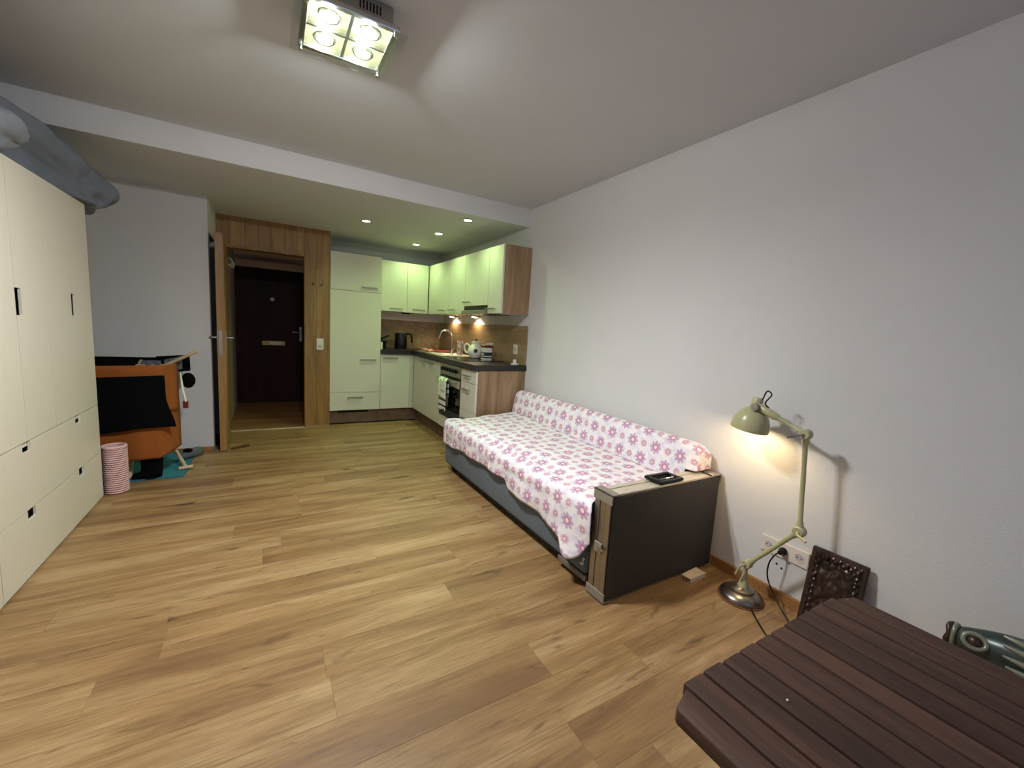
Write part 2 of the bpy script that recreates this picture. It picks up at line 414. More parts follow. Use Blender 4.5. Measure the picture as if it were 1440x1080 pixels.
# open pine door leaf
d1 = thing('door_1', 'pine door leaf standing open against the dark side doorway', None, (-.335, 5.0, 0), kind='structure')
dh, df = Vector((-.384, 5.405, 0)), Vector((-.358, 4.607, 0))
dd = (df-dh).normalized(); dn = Vector((-dd.y, dd.x, 0))
def dpt(s, o, z): q = dh+dd*s+dn*o; return (q.x, q.y, z)
def dbox(bm, s0, s1, o0, o1, z0, z1):
    return prism(bm, [dpt(s0, o0, z0), dpt(s1, o0, z0), dpt(s1, o1, z0), dpt(s0, o1, z0)], (0, 0, z1-z0))
L_ = (df-dh).length
obj('leaf', dbox(new(), 0, L_, -.024, .024, .008, 1.992), 'pine_door', d1)
obj('rebate', dbox(new(), .01, L_-.014, .024, .038, .008, 1.98), 'pine_door', d1)
for o0, o1 in ((.038, .042), (-.028, -.024)):
    pl = obj('handle_plate', dbox(new(), L_-.075, L_-.035, o0, o1, .91, 1.13), 'steel', d1)
    s = 1 if o0 > 0 else -1
    hb = new(); oo = .04 if s > 0 else -.026
    tube(hb, bez([dpt(L_-.055, oo, 1.065), dpt(L_-.055, oo+s*.045, 1.065), dpt(L_-.07, oo+s*.055, 1.065), dpt(L_-.17, oo+s*.055, 1.063)], 5), .009, 8)
    obj('lever', hb, 'steel', pl, 60)
obj('lock_plate', dbox(new(), L_, L_+.002, -.012, .012, .90, 1.13), 'steel', d1)

# ---- hall
struct('wall_hall_left', bx(XH0-.1, XH0, YP+.1, YH, -.06, 2.35), 'hall_wall', label='pale left wall of the hall')
struct('wall_hall_right', bx(XH1, XH1+.1, YP+.1, YH, -.06, 2.35), 'hall_wall', label='pale right wall of the hall')
struct('ceiling_hall', bx(XH0-.1, XH1+.1, YP+.1, YH+.1, 2.34, 2.44), 'hall_beam', label='hall ceiling')
struct('wall_hall_end', bx(XH0-.1, XH1+.1, YH+.021, YH+.1, -.06, 2.44), 'hall_wall', label='end wall of the hall around the entrance door')
struct('trim_hall_lintel', bx(XH0, XH1, YH-.09, YH, 1.965, 2.075, bev=.03, seg=4), 'hall_beam', label='rounded beige lintel over the entrance door', smooth=40)
struct('trim_hall_rail', bx(XH0, XH1, YH-.06, YH, 2.13, 2.21, bev=.01), 'hall_beam', label='beige rail high on the hall end wall')
d2 = thing('door_2', 'dark mahogany entrance door with mail slot and spyhole', None, (.08, YH-.02, 0), kind='structure')
obj('leaf', bx(XH0, XH1, YH-.03, YH+.02, .005, 1.975, bev=.003), 'entry_door', d2)
sl = obj('mail_slot', bx(-.055, .245, YH-.038, YH-.03, .86, .925, bev=.003), 'brass', d2)
obj('flap', bx(.04, .20, YH-.046, YH-.038, .868, .918, bev=.003), 'alu_pale', sl)
obj('spyhole', lathe(new(), [(.001, 0), (.028, 0), (.028, .006), (.018, .012), (.001, .012)], (.086, YH-.03, 1.536), (0, -1, 0), 16), 'white_plastic', d2, 40)
pl = obj('handle_plate', bx(.44, .475, YH-.036, YH-.03, .93, 1.15, bev=.002), 'steel', d2)
hb = new(); tube(hb, bez([(.457, YH-.036, 1.07), (.457, YH-.085, 1.07), (.44, YH-.09, 1.07), (.345, YH-.09, 1.068)], 5), .01, 8); obj('lever', hb, 'steel', pl, 60)
# coat hooks with hangers on the left hall wall
ch = thing('coat_rail', 'row of curled coat hooks on the left hall wall', 'coat rail', (XH0, 6.0, 1.85))
obj('board', bx(XH0, XH0+.018, 5.72, 6.3, 1.80, 1.90, bev=.003), 'hall_wall', ch)
for i in range(4):
    hk = new(); yy = 5.78+i*.13
    tube(hk, bez([(XH0+.018, yy, 1.84), (XH0+.035, yy, 1.835), (XH0+.055, yy, 1.86), (XH0+.048, yy, 1.90), (XH0+.025, yy, 1.91)], 6), .0045, 8)
    obj('hook', hk, 'hall_beam', ch, 60)

# ================================================================ KITCHEN
hm = new()
tube(hm, [(-.085, 0, 0), (-.085, -.028, 0)], .0045, 8); tube(hm, [(.085, 0, 0), (.085, -.028, 0)], .0045, 8); box(hm, -.095, .095, -.038, -.026, -.008, .008, bev=.002)
hme = bpy.data.meshes.new('bar_handle'); bmesh.ops.recalc_face_normals(hm, faces=hm.faces); hm.to_mesh(hme); hm.free(); hme.materials.append(M['steel'])
def handle(parent, x, y, z, facing, length=1):
    """bar handle on a front; facing 'y' looks to -y, 'x' looks to -x"""
    o = bpy.data.objects.new('handle', hme); COL.objects.link(o); o.parent = parent
    o.location = Vector((x, y, z))-Vector(parent['_loc'])
    if facing == 'x': o.rotation_euler = (0, 0, -math.pi/2)
    o.scale = (length, 1, 1); return o
FY, FX, FT = 5.45, 1.70, .019            # front planes of the two runs
ZB, ZT = .172, .895
G = .002
def fronty(parent, name, x0, x1, z0, z1, y=FY, mat='cream_front'):
    return obj(name, bx(x0+G, x1-G, y, y+FT, z0+G, z1-G, bev=.0015, seg=1), mat, parent)
def frontx(parent, name, y0, y1, z0, z1, x=FX, mat='cream_front'):
    return obj(name, bx(x, x+FT, y0+G, y1-G, z0+G, z1-G, bev=.0015, seg=1), mat, parent)
# tall fridge housing
tc = thing('tall_cabinet', 'tall cream fridge cabinet beside the pine clad wall', 'cabinet', (.965, 5.7, 0))
obj('body', bx(.662, 1.264, FY+FT+.002, YB-.002, ZB, 2.098), 'carcass', tc)
dr = fronty(tc, 'door', .662, 1.264, 1.655, 2.098); handle(dr, 1.11, FY, 1.708, 'y')
dr = fronty(tc, 'door', .662, 1.264, .40, 1.655); handle(dr, 1.11, FY, .818, 'y')
dr = fronty(tc, 'drawer_front', .662, 1.264, ZB, .40); handle(dr, .955, FY, .34, 'y')
kb = obj('kick_board', bx(.662, 1.264, 5.51, 5.525, .002, ZB-.002), 'kick_wood', tc)
gr = obj('vent_grille', bx(.76, 1.13, 5.500, 5.51, .135, .165), 'black_plastic', tc)
# base unit, back run
bc = thing('base_cabinet', 'cream base cabinet with one door under the kettle', 'cabinet', (1.46, 5.7, 0))
obj('body', bx(1.267, 1.70, FY+FT+.002, YB-.002, ZB, ZT), 'carcass', bc)
dr = fronty(bc, 'door', 1.266, 1.652, ZB, ZT-.01); handle(dr, 1.385, FY, .842, 'y')
obj('corner_filler', bx(1.654, 1.70, FY+.002, FY+FT, ZB, ZT-.01), 'cream_front', bc)
obj('kick_board', bx(1.266, 1.765, 5.51, 5.525, .002, ZB-.002), 'kick_wood', bc)
# sink unit
sc_ = thing('sink_cabinet', 'cream double-door base cabinet under the sink', 'cabinet', (1.97, 4.9, 0))
obj('body', bx(FX+FT+.002, XR-.002, 4.447, 5.42, ZB, ZT), 'carcass', sc_)
obj('corner_filler', bx(FX+.002, FX+FT, 5.362, 5.447, ZB, ZT-.01), 'cream_front', sc_)
dr = frontx(sc_, 'door', 4.905, 5.36, ZB, ZT-.01); handle(dr, FX, 5.01, .845, 'x')
dr = frontx(sc_, 'door', 4.447, 4.905, ZB, ZT-.01); handle(dr, FX, 4.75, .845, 'x')
obj('kick_board', bx(1.765, 1.78, 3.55, 5.51, .002, ZB-.002), 'kick_wood', sc_)
# oven
ov = thing('oven', 'built-in black oven with steel control panel', 'oven', (1.97, 4.15, .3))
obj('body', bx(FX+.03, XR-.02, 3.865, 4.443, .305, ZT-.005), 'sofa_dark', ov)
pn = obj('control_panel', bx(FX-.004, FX+.03, 3.865, 4.443, .765, ZT-.006, bev=.003), 'brushed_nickel', ov)
for i in range(6):
    yy = 4.36-i*.075
    obj('knob', lathe(new(), [(.001, 0), (.02, 0), (.017, .022), (.001, .024)], (FX-.004, yy, .83), (-1, 0, 0), 16), 'black_plastic', pn, 50)
od = obj('door', bx(FX-.004, FX+.03, 3.865, 4.443, .395, .755, bev=.003), 'black_glass', ov)
hb = new(); tube(hb, [(FX-.045, 3.90, .715), (FX-.045, 4.41, .715)], .009, 10); tube(hb, [(FX-.004, 3.93, .715), (FX-.045, 3.93, .715)], .007, 8); tube(hb, [(FX-.004, 4.38, .715), (FX-.045, 4.38, .715)], .007, 8)
obj('handle', hb, 'steel', od, 50)
obj('trim_strip', bx(FX-.006, FX-.004, 3.88, 4.43, .66, .735), 'alu_pale', od)
obj('lower_flap', bx(FX-.004, FX+.03, 3.865, 4.443, .305, .39, bev=.003), 'blue_print', ov)
obj('plinth_front', bx(FX, FX+FT, 3.865, 4.443, ZB, .30), 'cream_front', ov)
# drawer unit + end panel
du = thing('drawer_cabinet', 'narrow cream drawer unit with oak end panel', 'cabinet', (1.97, 3.68, 0))
obj('body', bx(FX+FT+.002, XR-.002, 3.53, 3.861, ZB, ZT), 'carcass', du)
for z0, z1, hz in ((.759, ZT-.01, .828), (.473, .759, .69), (ZB, .473, .40)):
    dr = frontx(du, 'drawer', 3.508, 3.863, z0, z1); handle(dr, FX, 3.69, hz, 'x', .8)
obj('end_panel', bx(FX+FT+.001, XR-.002, 3.508, 3.527, .002, ZT), 'oak_decor', du)
# worktop (L shaped)
WT = [(1.268, 5.415), (1.665, 5.415), (1.665, 3.488), (XR-.001, 3.488), (XR-.001, YB-.001), (1.268, YB-.001)]
wt = new(); prism(wt, [(x, y, .90) for x, y in WT], (0, 0, .05)); bmesh.ops.bevel(wt, geom=list(wt.edges), offset=.004, segments=2, affect='EDGES')
obj('worktop', wt, 'worktop', label='dark grey L-shaped kitchen worktop', cat='worktop')
# backsplash
bs = thing('backsplash', 'oak decor splashback panels behind the worktop', 'splashback', (1.75, 5.94, .952))
obj('panel', bx(1.27, XR-.014, YB-.012, YB-.001, .952, 1.343), 'oak_splash', bs)
obj('panel', bx(XR-.012, XR-.001, 3.505, YB-.014, .952, 1.343), 'oak_splash', bs)
# wall cabinets
UZ0, UZ1, UY, UX = 1.448, 2.095, 5.60, 1.93
uc = thing('wall_cabinet', 'cream two-door wall cabinet over the kettle', 'cabinet', (1.6, 5.78, UZ0))
obj('body', bx(1.27, UX-.004, UY+FT+.002, YB-.002, UZ0, UZ1), 'carcass', uc)
dr = fronty(uc, 'door', 1.27, 1.632, UZ0, UZ1, UY); handle(dr, 1.485, UY, 1.487, 'y', .9)
dr = fronty(uc, 'door', 1.632, 1.922, UZ0, UZ1, UY); handle(dr, 1.792, UY, 1.492, 'y', .9)
obj('sensor_box', bx(1.60, 1.70, 5.68, 5.74, UZ0-.02, UZ0-.001), 'black_plastic', uc)
uc = thing('wall_cabinet', 'cream corner wall cabinet with the two small spotlights under it', 'cabinet', (2.1, 4.95, UZ0))
obj('body', bx(UX+FT+.002, XR-.002, 4.387, UY-.002, UZ0, UZ1), 'carcass', uc)
obj('corner_filler', bx(UX+.001, UX+FT, 5.29, UY-.002, UZ0, UZ1), 'cream_front', uc)
dr = frontx(uc, 'door', 4.838, 5.288, UZ0, UZ1, UX); handle(dr, UX, 5.05, 1.492, 'x', .9)
dr = frontx(uc, 'door', 4.385, 4.838, UZ0, UZ1, UX); handle(dr, UX, 4.72, 1.492, 'x', .9)
uc = thing('wall_cabinet', 'short cream wall cabinet over the cooker hood', 'cabinet', (2.1, 4.1, 1.54))
obj('body', bx(UX+FT+.002, XR-.002, 3.812, 4.381, 1.545, UZ1), 'carcass', uc)
dr = frontx(uc, 'door', 3.81, 4.383, 1.53, UZ1, UX); handle(dr, UX, 4.29, 1.57, 'x', .9)
uc = thing('wall_cabinet', 'narrow cream wall cabinet with oak side panel', 'cabinet', (2.1, 3.66, UZ0))
obj('body', bx(UX+FT+.002, XR-.002, 3.545, 3.806, UZ0, UZ1), 'carcass', uc)
dr = frontx(uc, 'door', 3.522, 3.808, UZ0, UZ1, UX); handle(dr, UX, 3.705, 1.492, 'x', .9)
obj('end_panel', bx(UX+FT+.001, XR-.002, 3.522, 3.541, UZ0, UZ1), 'oak_decor', uc)
# cooker hood
hd = thing('cooker_hood', 'slim dark steel cooker hood between the wall cabinets', 'cooker hood', (2.1, 4.1, UZ0-.01))
obj('body', bx(UX+.03, XR-.003, 3.815, 4.379, UZ0, 1.528), 'sofa_dark', hd)
obj('visor', bx(UX-.035, UX+.03, 3.815, 4.379, UZ0-.008, UZ0+.034, bev=.004), 'steel', hd)
obj('button_strip', bx(UX-.002, UX+.03, 3.815, 4.379, UZ0+.036, 1.528), 'black_plastic', hd)
# triangular spotlights under the corner cabinet
for i, (yy, nm) in enumerate(((5.34, 'in the corner'), (4.63, 'next to the cooker hood'))):
    s = thing('cabinet_spotlight', 'small triangular spotlight under the wall cabinet '+nm, 'spotlight', (2.12, yy, 1.41), 'spotlights under the wall cabinets')
    obj('housing', prism(new(), [(2.09, yy-.06, UZ0-.001), (2.09, yy+.06, UZ0-.001), (2.09, yy+.06, UZ0-.010), (2.09, yy-.06, UZ0-.010)], (.14, 0, 0)), 'steel', s)
    wd = new(); prism(wd, [(2.10, yy-.05, UZ0-.010), (2.225, yy-.05, UZ0-.010), (2.225, yy-.05, UZ0-.026)], (0, .1, 0)); obj('wedge', wd, 'steel', s)
    d = Vector((-.033, 0, -.14)).normalized()
    c = Vector((2.175, yy, UZ0-.021))
    obj('lens', lathe(new(), [(.001, 0), (.03, 0), (.028, .004), (.001, .006)], c, (-.13, 0, -1), 16), 'under_glow', s)
    light('cabinet_spotlight_bulb', 'SPOT', (2.185, yy, UZ0-.034), UNDER_W, HALO, .006, rot=(0, math.radians(-4), 0), spot_size=math.radians(150), spot_blend=.5)
# recessed downlights
for i, (x, y, nm) in enumerate(((.886, 4.555, 'nearest the pine clad wall'), (1.655, 5.35, 'over the kitchen corner'), (1.655, 4.54, 'over the sink'), (1.66, 3.78, 'over the drawer unit end'))):
    s = thing('downlight', 'round recessed ceiling downlight '+nm, 'downlight', (x, y, ZK-.01), 'recessed kitchen downlights')
    obj('trim_ring', lathe(new(), [(.038, -.001), (.050, -.001), (.050, -.005), (.043, -.009), (.038, -.005)], (x, y, ZK), (0, 0, 1), 28, False), 'chrome', s, 50)
    obj('lens', lathe(new(), [(.001, -.001), (.038, -.001), (.036, -.006), (.001, -.008)], (x, y, ZK), (0, 0, 1), 20), 'spot_glow', s, 50)
    light('downlight_bulb', 'SPOT', (x, y, ZK-.02), SPOT_W, GREENISH, .03, spot_size=math.radians(150), spot_blend=.8)

# ---- things on the worktop
WZ = .9505
# sink
sk = thing('sink', 'stainless steel sink with draining board', 'sink', (1.96, 4.95, WZ))
s = new(); box(s, 1.74, 2.17, 4.52, 5.40, WZ, WZ+.005, bev=.002); obj('drainer', s, 'sink_steel', sk)
for i in range(6): obj('drainer_rib', bx(1.80, 2.10, 4.98+i*.055, 4.992+i*.055, WZ+.005, WZ+.008), 'sink_steel', sk)
rim = new(); box(rim, 1.79, 2.10, 4.56, 4.93, WZ+.005, WZ+.009, bev=.002); obj('bowl_rim', rim, 'sink_steel', sk)
obj('bowl', bx(1.81, 2.08, 4.58, 4.91, WZ+.0085, WZ+.0105), 'sink_steel', sk)
fc = thing('faucet', 'tall chrome swan-neck tap at the sink', 'tap', (2.035, 4.96, WZ+.005))
obj('base', lathe(new(), [(.028, 0), (.028, .012), (.02, .03), (.02, .05)], (2.035, 4.96, WZ+.005), (0, 0, 1), 20), 'chrome', fc, 40)
nk = new(); tube(nk, bez([(2.035, 4.96, WZ+.05), (2.035, 4.96, WZ+.20), (2.00, 4.985, WZ+.285), (1.92, 5.01, WZ+.28), (1.885, 5.02, WZ+.19)], 8), .013, 12); obj('neck', nk, 'chrome', fc, 60)
lv = new(); tube(lv, [(2.035, 4.94, WZ+.045), (2.025, 4.87, WZ+.075)], .007, 8); obj('lever', lv, 'chrome', fc, 60)
obj('red_chopping_board', bx(1.86, 2.12, 5.03, 5.36, WZ+.010, WZ+.024, bev=.004), 'red_cloth', label='dark red chopping board on the draining board', cat='chopping board')
pc = new(); grid(pc, lambda u, v: (1.755+.09*u, 5.06+.28*v, WZ+.034+.012*math.sin(9*u+2)*math.cos(7*v)), 14, 14)
o = obj('dishcloth', pc, 'pink_cloth', None, 80, 'crumpled pink dishcloth beside the red chopping board', 'dishcloth'); solid(o, .012)
# hob
hob = thing('hob', 'black glass ceramic hob with four rings', 'hob', (1.98, 4.15, WZ))
obj('glass', bx(1.73, 2.19, 3.87, 4.44, WZ, WZ+.006, bev=.002), 'black_glass', hob)
obj('steel_edge', bx(1.722, 1.730, 3.865, 4.445, WZ, WZ+.007), 'chrome', hob)
for (x, y, r) in ((1.85, 4.28, .09), (1.85, 4.02, .07), (2.07, 4.28, .07), (2.07, 4.02, .09)):
    obj('ring', lathe(new(), [(r, .0), (r+.003, 0), (r+.003, .0006), (r, .0006)], (x, y, WZ+.006), (0, 0, 1), 32, False), 'corner_grey', hob)
# kettle
kx, ky = 1.605, 5.76
kt = thing('kettle', 'black electric kettle on the worktop', 'kettle', (kx, ky, WZ))
obj('power_base', lathe(new(), [(.001, 0), (.085, 0), (.085, .014), (.075, .02), (.001, .02)], (kx, ky, WZ), (0, 0, 1), 28), 'black_plastic', kt, 40)
obj('jug', lathe(new(), [(.001, .02), (.083, .02), (.085, .04), (.082, .12), (.077, .2), (.07, .215), (.001, .222)], (kx, ky, WZ), (0, 0, 1), 32), 'black_plastic', kt, 40)
s = new(); prism(s, [(kx-.06, ky-.03, WZ+.15), (kx-.06, ky+.03, WZ+.15), (kx-.065, ky+.028, WZ+.212), (kx-.105, ky, WZ+.214), (kx-.065, ky-.028, WZ+.212)], (.012, 0, 0)); obj('spout', s, 'black_plastic', kt)
hb = new(); tube(hb, bez([(kx+.06, ky-.02, WZ+.205), (kx+.115, ky-.04, WZ+.21), (kx+.14, ky-.05, WZ+.16), (kx+.14, ky-.05, WZ+.09)], 6), [.015]*19, 10); obj('handle', hb, 'black_plastic', kt, 60)
obj('water_window', bx(kx-.012, kx+.006, ky-.0855, ky-.076, WZ+.06, WZ+.17, bev=.003), 'blue_print', kt)
# black jug with raised lid by the tall cabinet
bj = thing('milk_frother', 'small black jug with raised lid beside the tall cabinet', 'jug', (1.39, 5.72, WZ))
obj('body', lathe(new(), [(.001, 0), (.045, 0), (.047, .02), (.055, .105), (.001, .11)], (1.345, 5.72, WZ), (0, 0, 1), 24), 'black_plastic', bj, 40)
s = new(); prism(s, [(1.315, 5.69, WZ+.105), (1.435, 5.69, WZ+.165), (1.428, 5.69, WZ+.185), (1.305, 5.69, WZ+.13)], (0, .05, 0)); obj('lid', s, 'black_plastic', bj)
obj('paper_box', bx(1.270, 1.292, 5.47, 5.55, WZ, WZ+.095, bev=.003), 'white_plastic', label='small white carton against the tall cabinet', cat='box')
# patterned can
cn = thing('drinks_can', 'tall patterned can standing by the sink tap', 'can', (2.02, 4.66, WZ+.0107))
obj('body', lathe(new(), [(.03, 0), (.038, .012), (.038, .155), (.031, .172)], (2.02, 4.66, WZ+.0107), (0, 0, 1), 24), 'printed_can', cn, 40)
obj('rim', lathe(new(), [(.001, .168), (.029, .168), (.031, .174), (.028, .176)], (2.02, 4.66, WZ+.0107), (0, 0, 1), 24), 'chrome', cn, 40)
# teapot
tx, ty = 2.03, 4.24; Z0 = WZ+.0065
tp = thing('teapot', 'white ceramic teapot with dark flower motif on the hob', 'teapot', (tx, ty, Z0))
obj('body', lathe(new(), [(.001, 0), (.05, 0), (.06, .01), (.088, .05), (.092, .085), (.078, .125), (.055, .15), (.05, .165), (.055, .178), (.001, .172)], (tx, ty, Z0), (0, 0, 1), 32), 'white_ceramic', tp, 50)
lid = obj('lid', lathe(new(), [(.05, .172), (.045, .185), (.02, .195), (.001, .197)], (tx, ty, Z0), (0, 0, 1), 24), 'white_ceramic', tp, 50)
obj('lid_knob', ball(new(), (tx, ty, Z0+.207), .014, 12), 'dark_red', lid, 60)
A = Vector((-.62, .78, 0))                     # handle side, seen to the left
def q(s, z): return (tx+A.x*s, ty+A.y*s, Z0+z)
hb = new(); tube(hb, bez([q(.075, .135), q(.12, .155), q(.145, .115), q(.125, .065), q(.085, .05)], 6), .0095, 10); obj('handle', hb, 'white_ceramic', tp, 60)
hb = new(); tube(hb, bez([q(-.075, .06), q(-.12, .09), q(-.135, .15), q(-.155, .18)], 6), [.022-.0007*i for i in range(19)], 12); obj('spout', hb, 'white_ceramic', tp, 60)
cdv = (Vector((0, 0, 1.1))-Vector((tx, ty, Z0+.08))); cdv.z = 0; cdv.normalize()
def disc(c, n, r, th=.002, seg=16): return lathe(new(), [(.0005, 0), (r, 0), (r, th), (.0005, th)], c, n, seg)
pm = Vector((tx, ty, Z0+.088))+cdv*.0905
obj('flower_motif', lathe(new(), [(.0005, .003), (.012, .003), (.024, -.001), (.023, -.003)], pm, cdv, 8), 'blue_print', tp)
# storage tin with red lid
bx0 = thing('tea_tin', 'square white and blue printed tin with dark red lid on the hob', 'tin', (2.08, 4.0, Z0))
obj('body', bx(2.03, 2.12, 4.01, 4.10, Z0, Z0+.135, bev=.006), 'white_ceramic', bx0)
obj('lid', bx(2.024, 2.126, 4.004, 4.106, Z0+.135, Z0+.16, bev=.005), 'dark_red', bx0)
for z0, z1 in ((.02, .035), (.045, .085)):
    obj('printed_band', bx(2.0285, 2.1215, 4.0085, 4.1015, Z0+z0, Z0+z1), 'blue_print', bx0)
obj('print_spot', bx(2.0275, 2.122, 4.03, 4.08, Z0+.055, Z0+.075), 'white_ceramic', bx0)
# small white jug behind
mj = thing('milk_jug', 'small white jug behind the dark red lidded tin', 'jug', (2.17, 4.16, Z0))
obj('body', lathe(new(), [(.001, 0), (.03, 0), (.04, .05), (.03, .12), (.034, .18), (.001, .17)], (2.175, 4.17, Z0), (0, 0, 1), 20), 'white_ceramic', mj, 50)
# socket on splashback, night light
def socket_plate(parent_label, name, cat, c, nrm, uvec, w, h, mods=1, depth=.01):
    c, n, u = Vector(c), Vector(nrm), Vector(uvec); up_ = Vector((0, 0, 1))
    s = thing(name, parent_label, cat, tuple(c))
    def pb(a0, a1, z0, z1, d0, d1): return prism(new(), [c+u*a0+up_*z0+n*d0, c+u*a1+up_*z0+n*d0, c+u*a1+up_*z1+n*d0, c+u*a0+up_*z1+n*d0], n*(d1-d0))
    b = pb(-w/2, w/2, -h/2, h/2, 0, depth); bmesh.ops.bevel(b, geom=list(b.edges), offset=.002, segments=2, affect='EDGES')
    obj('frame', b, 'socket_white', s)
    return s, pb, c, n, u
def schuko(s, c, n, u, depth):
    o_ = obj('socket_insert', lathe(new(), [(.0235, depth), (.0235, depth+.0015), (.0195, depth+.0015), (.0185, depth-.006), (.001, depth-.006)], c, n, 28, False), 'socket_white', s, 40)
    b = new(); lathe(b, [(.001, depth+.0004), (.0185, depth+.0004)], c, n, 28, False); obj('recess', b, 'grip_grey', o_)
    for sg in (-1, 1): obj('pin_hole', lathe(new(), [(.0005, depth+.0006), (.0035, depth+.0006), (.0005, depth+.001)], c+u*.0095*sg, n, 8), 'void_dark', o_)
s, pb, c, n, u = socket_plate('white socket on the oak splashback', 'wall_socket', 'socket', (XR-.0122, 3.70, 1.10), (-1, 0, 0), (0, 1, 0), .075, .10)
schuko(s, c, n, u, .010)
nl = thing('night_light', 'small white night light on the worktop end', 'night light', (2.19, 3.62, WZ))
obj('base', lathe(new(), [(.001, 0), (.045, 0), (.045, .008), (.02, .016), (.001, .016)], (2.18, 3.62, WZ), (0, 0, 1), 24), 'white_plastic', nl, 40)
obj('dome', lathe(new(), [(.02, .014), (.022, .03), (.014, .05), (.001, .053)], (2.18, 3.62, WZ), (0, 0, 1), 20), 'white_plastic', nl, 50)
# socket with switch on the pine wall
s, pb, c, n, u = socket_plate('white light switch and socket plate on the pine clad wall', 'light_switch', 'switch', (.55, YP, .995), (0, -1, 0), (1, 0, 0), .075, .135)
obj('rocker', pb(-.028, .028, .008, .06, .010, .015), 'white_plastic', s); schuko(s, c+Vector((0, 0, -.033)), n, u, .010)
# small key hooks on the pine wall
hkr = thing('key_hook', 'small wooden peg board on the pine clad wall', 'hook', (.52, YP, 1.66))
obj('plate', bx(.505, .535, YP-.012, YP-.0005, 1.655, 1.86, bev=.003), 'pine_door', hkr)
for x in (.475, .565): obj('peg', lathe(new(), [(.001, 0), (.008, 0), (.012, .02), (.001, .024)], (x, YP-.0005, 1.69), (0, -1, 0), 10), 'doorstop_brown', hkr)
# oven towels
def towel(name, mat, label, y0, y1, zf, zb, thick, sway=.006):
    b = new(); zt = .727; R = .014
    Lf, Lb = zt-zf, zt-zb; A_ = math.pi*R
    def fn(u, v):
        s = v*(Lf+A_+Lb); y = y0+(y1-y0)*u; wv = sway*math.sin(u*9+1)*(.3+min(1, abs(s-Lf)/.15))
        if s < Lf: return (FX-.045-R-abs(wv)*.8, y+.01*math.sin(s*20)*.4, zf+s+.012*math.sin(u*5))
        if s < Lf+A_:
            a = (s-Lf)/R; return (FX-.045-R*math.cos(a), y, zt+R*math.sin(a)*.8)
        return (FX-.045+R+abs(wv)*.3, y, zt-(s-Lf-A_))
    grid(b, fn, 16, 40); o = obj(name, b, mat, None, 80, label, 'towel'); solid(o, thick); return o
towel('striped_tea_towel', 'striped_towel', 'white dish towel with dark stripes hanging long on the oven handle', 4.10, 4.31, .39, .55, .003)
b = new()
def tf(u, v):
    z = .742-.19*v; y = 4.325-.25*u; k = math.sin(u*8)*.008
    if v < .12: return (FX-.045+.018-.05*v/.12*.9, y, .742+.008*math.sin(v/.12*math.pi))
    return (FX-.070-.006*v-abs(k), y+.02*v*math.sin(u*4), z-.03*u*v)
grid(b, tf, 16, 16); o = obj('tea_towel', b, 'tea_towel', None, 80, 'pale green printed tea towel folded over the oven handle', 'towel'); solid(o, .003)

# ================================================================ CEILING LAMP
cx, cy = .288, 1.91; hw = .165
cl = thing('ceiling_lamp', 'square chrome ceiling lamp with four glowing spot bulbs', 'ceiling lamp', (cx, cy, ZC))
b = bx(cx-hw+.02, cx+hw-.02, cy-hw+.02, cy+hw-.02, 2.405, ZC-.001, bev=.004); obj('housing', b, 'steel', cl)
for i in range(7): obj('vent_slot', bx(cx+.02+i*.012, cx+.026+i*.012, cy-hw+.0185, cy-hw+.0205, 2.425, 2.455), 'black_plastic', cl)
fr_ = new()
for a in ((cx-hw, cx+hw, cy-hw, cy-hw+.022), (cx-hw, cx+hw, cy+hw-.022, cy+hw), (cx-hw, cx-hw+.022, cy-hw+.022, cy+hw-.022), (cx+hw-.022, cx+hw, cy-hw+.022, cy+hw-.022)):
    box(fr_, *a, 2.385, 2.405, bev=.003)
obj('frame', fr_, 'chrome', cl)
rp = obj('reflector_panel', bx(cx-hw+.022, cx+hw-.022, cy-hw+.022, cy+hw-.022, 2.398, 2.4045), 'white_enamel', cl)
obj('divider', bx(cx-hw+.022, cx+hw-.022, cy-.006, cy+.006, 2.388, 2.398), 'chrome', cl)
obj('divider', bx(cx-.006, cx+.006, cy-hw+.022, cy+hw-.022, 2.3885, 2.398), 'chrome', cl)
for sx_ in (-1, 1):
    for sy_ in (-1, 1):
        p = (cx+sx_*.073, cy+sy_*.073)
        obj('bulb_ring', lathe(new(), [(.030, 2.398), (.038, 2.398), (.036, 2.390), (.030, 2.391)], (*p, 0), (0, 0, 1), 28, False), 'chrome', cl, 50)
        obj('bulb', lathe(new(), [(.030, 2.397), (.029, 2.391), (.018, 2.386), (.001, 2.385)], (*p, 0), (0, 0, 1), 24), 'bulb_glow', cl, 50)
        light('ceiling_lamp_bulb', 'SPOT', (*p, 2.352), LAMP_W, WARM, .03, spot_size=math.radians(172), spot_blend=1)
        light('ceiling_lamp_glow', 'POINT', (*p, 2.358), SIDE_W, WARM, .012)
g_ = obj('glass_plate', bx(cx-hw-.028, cx+hw+.028, cy-hw-.012, cy+hw+.012, 2.372, 2.378, bev=.001), 'clear_glass', cl)
for sx_, sy_ in ((-1, -1), (1, -1), (-1, 1), (1, 1)): obj('glass_clip', lathe(new(), [(.001, 2.366), (.008, 2.368), (.008, 2.385)], (cx+sx_*(hw-.012), cy+sy_*(hw-.012), 0), (0, 0, 1), 12), 'chrome', cl)

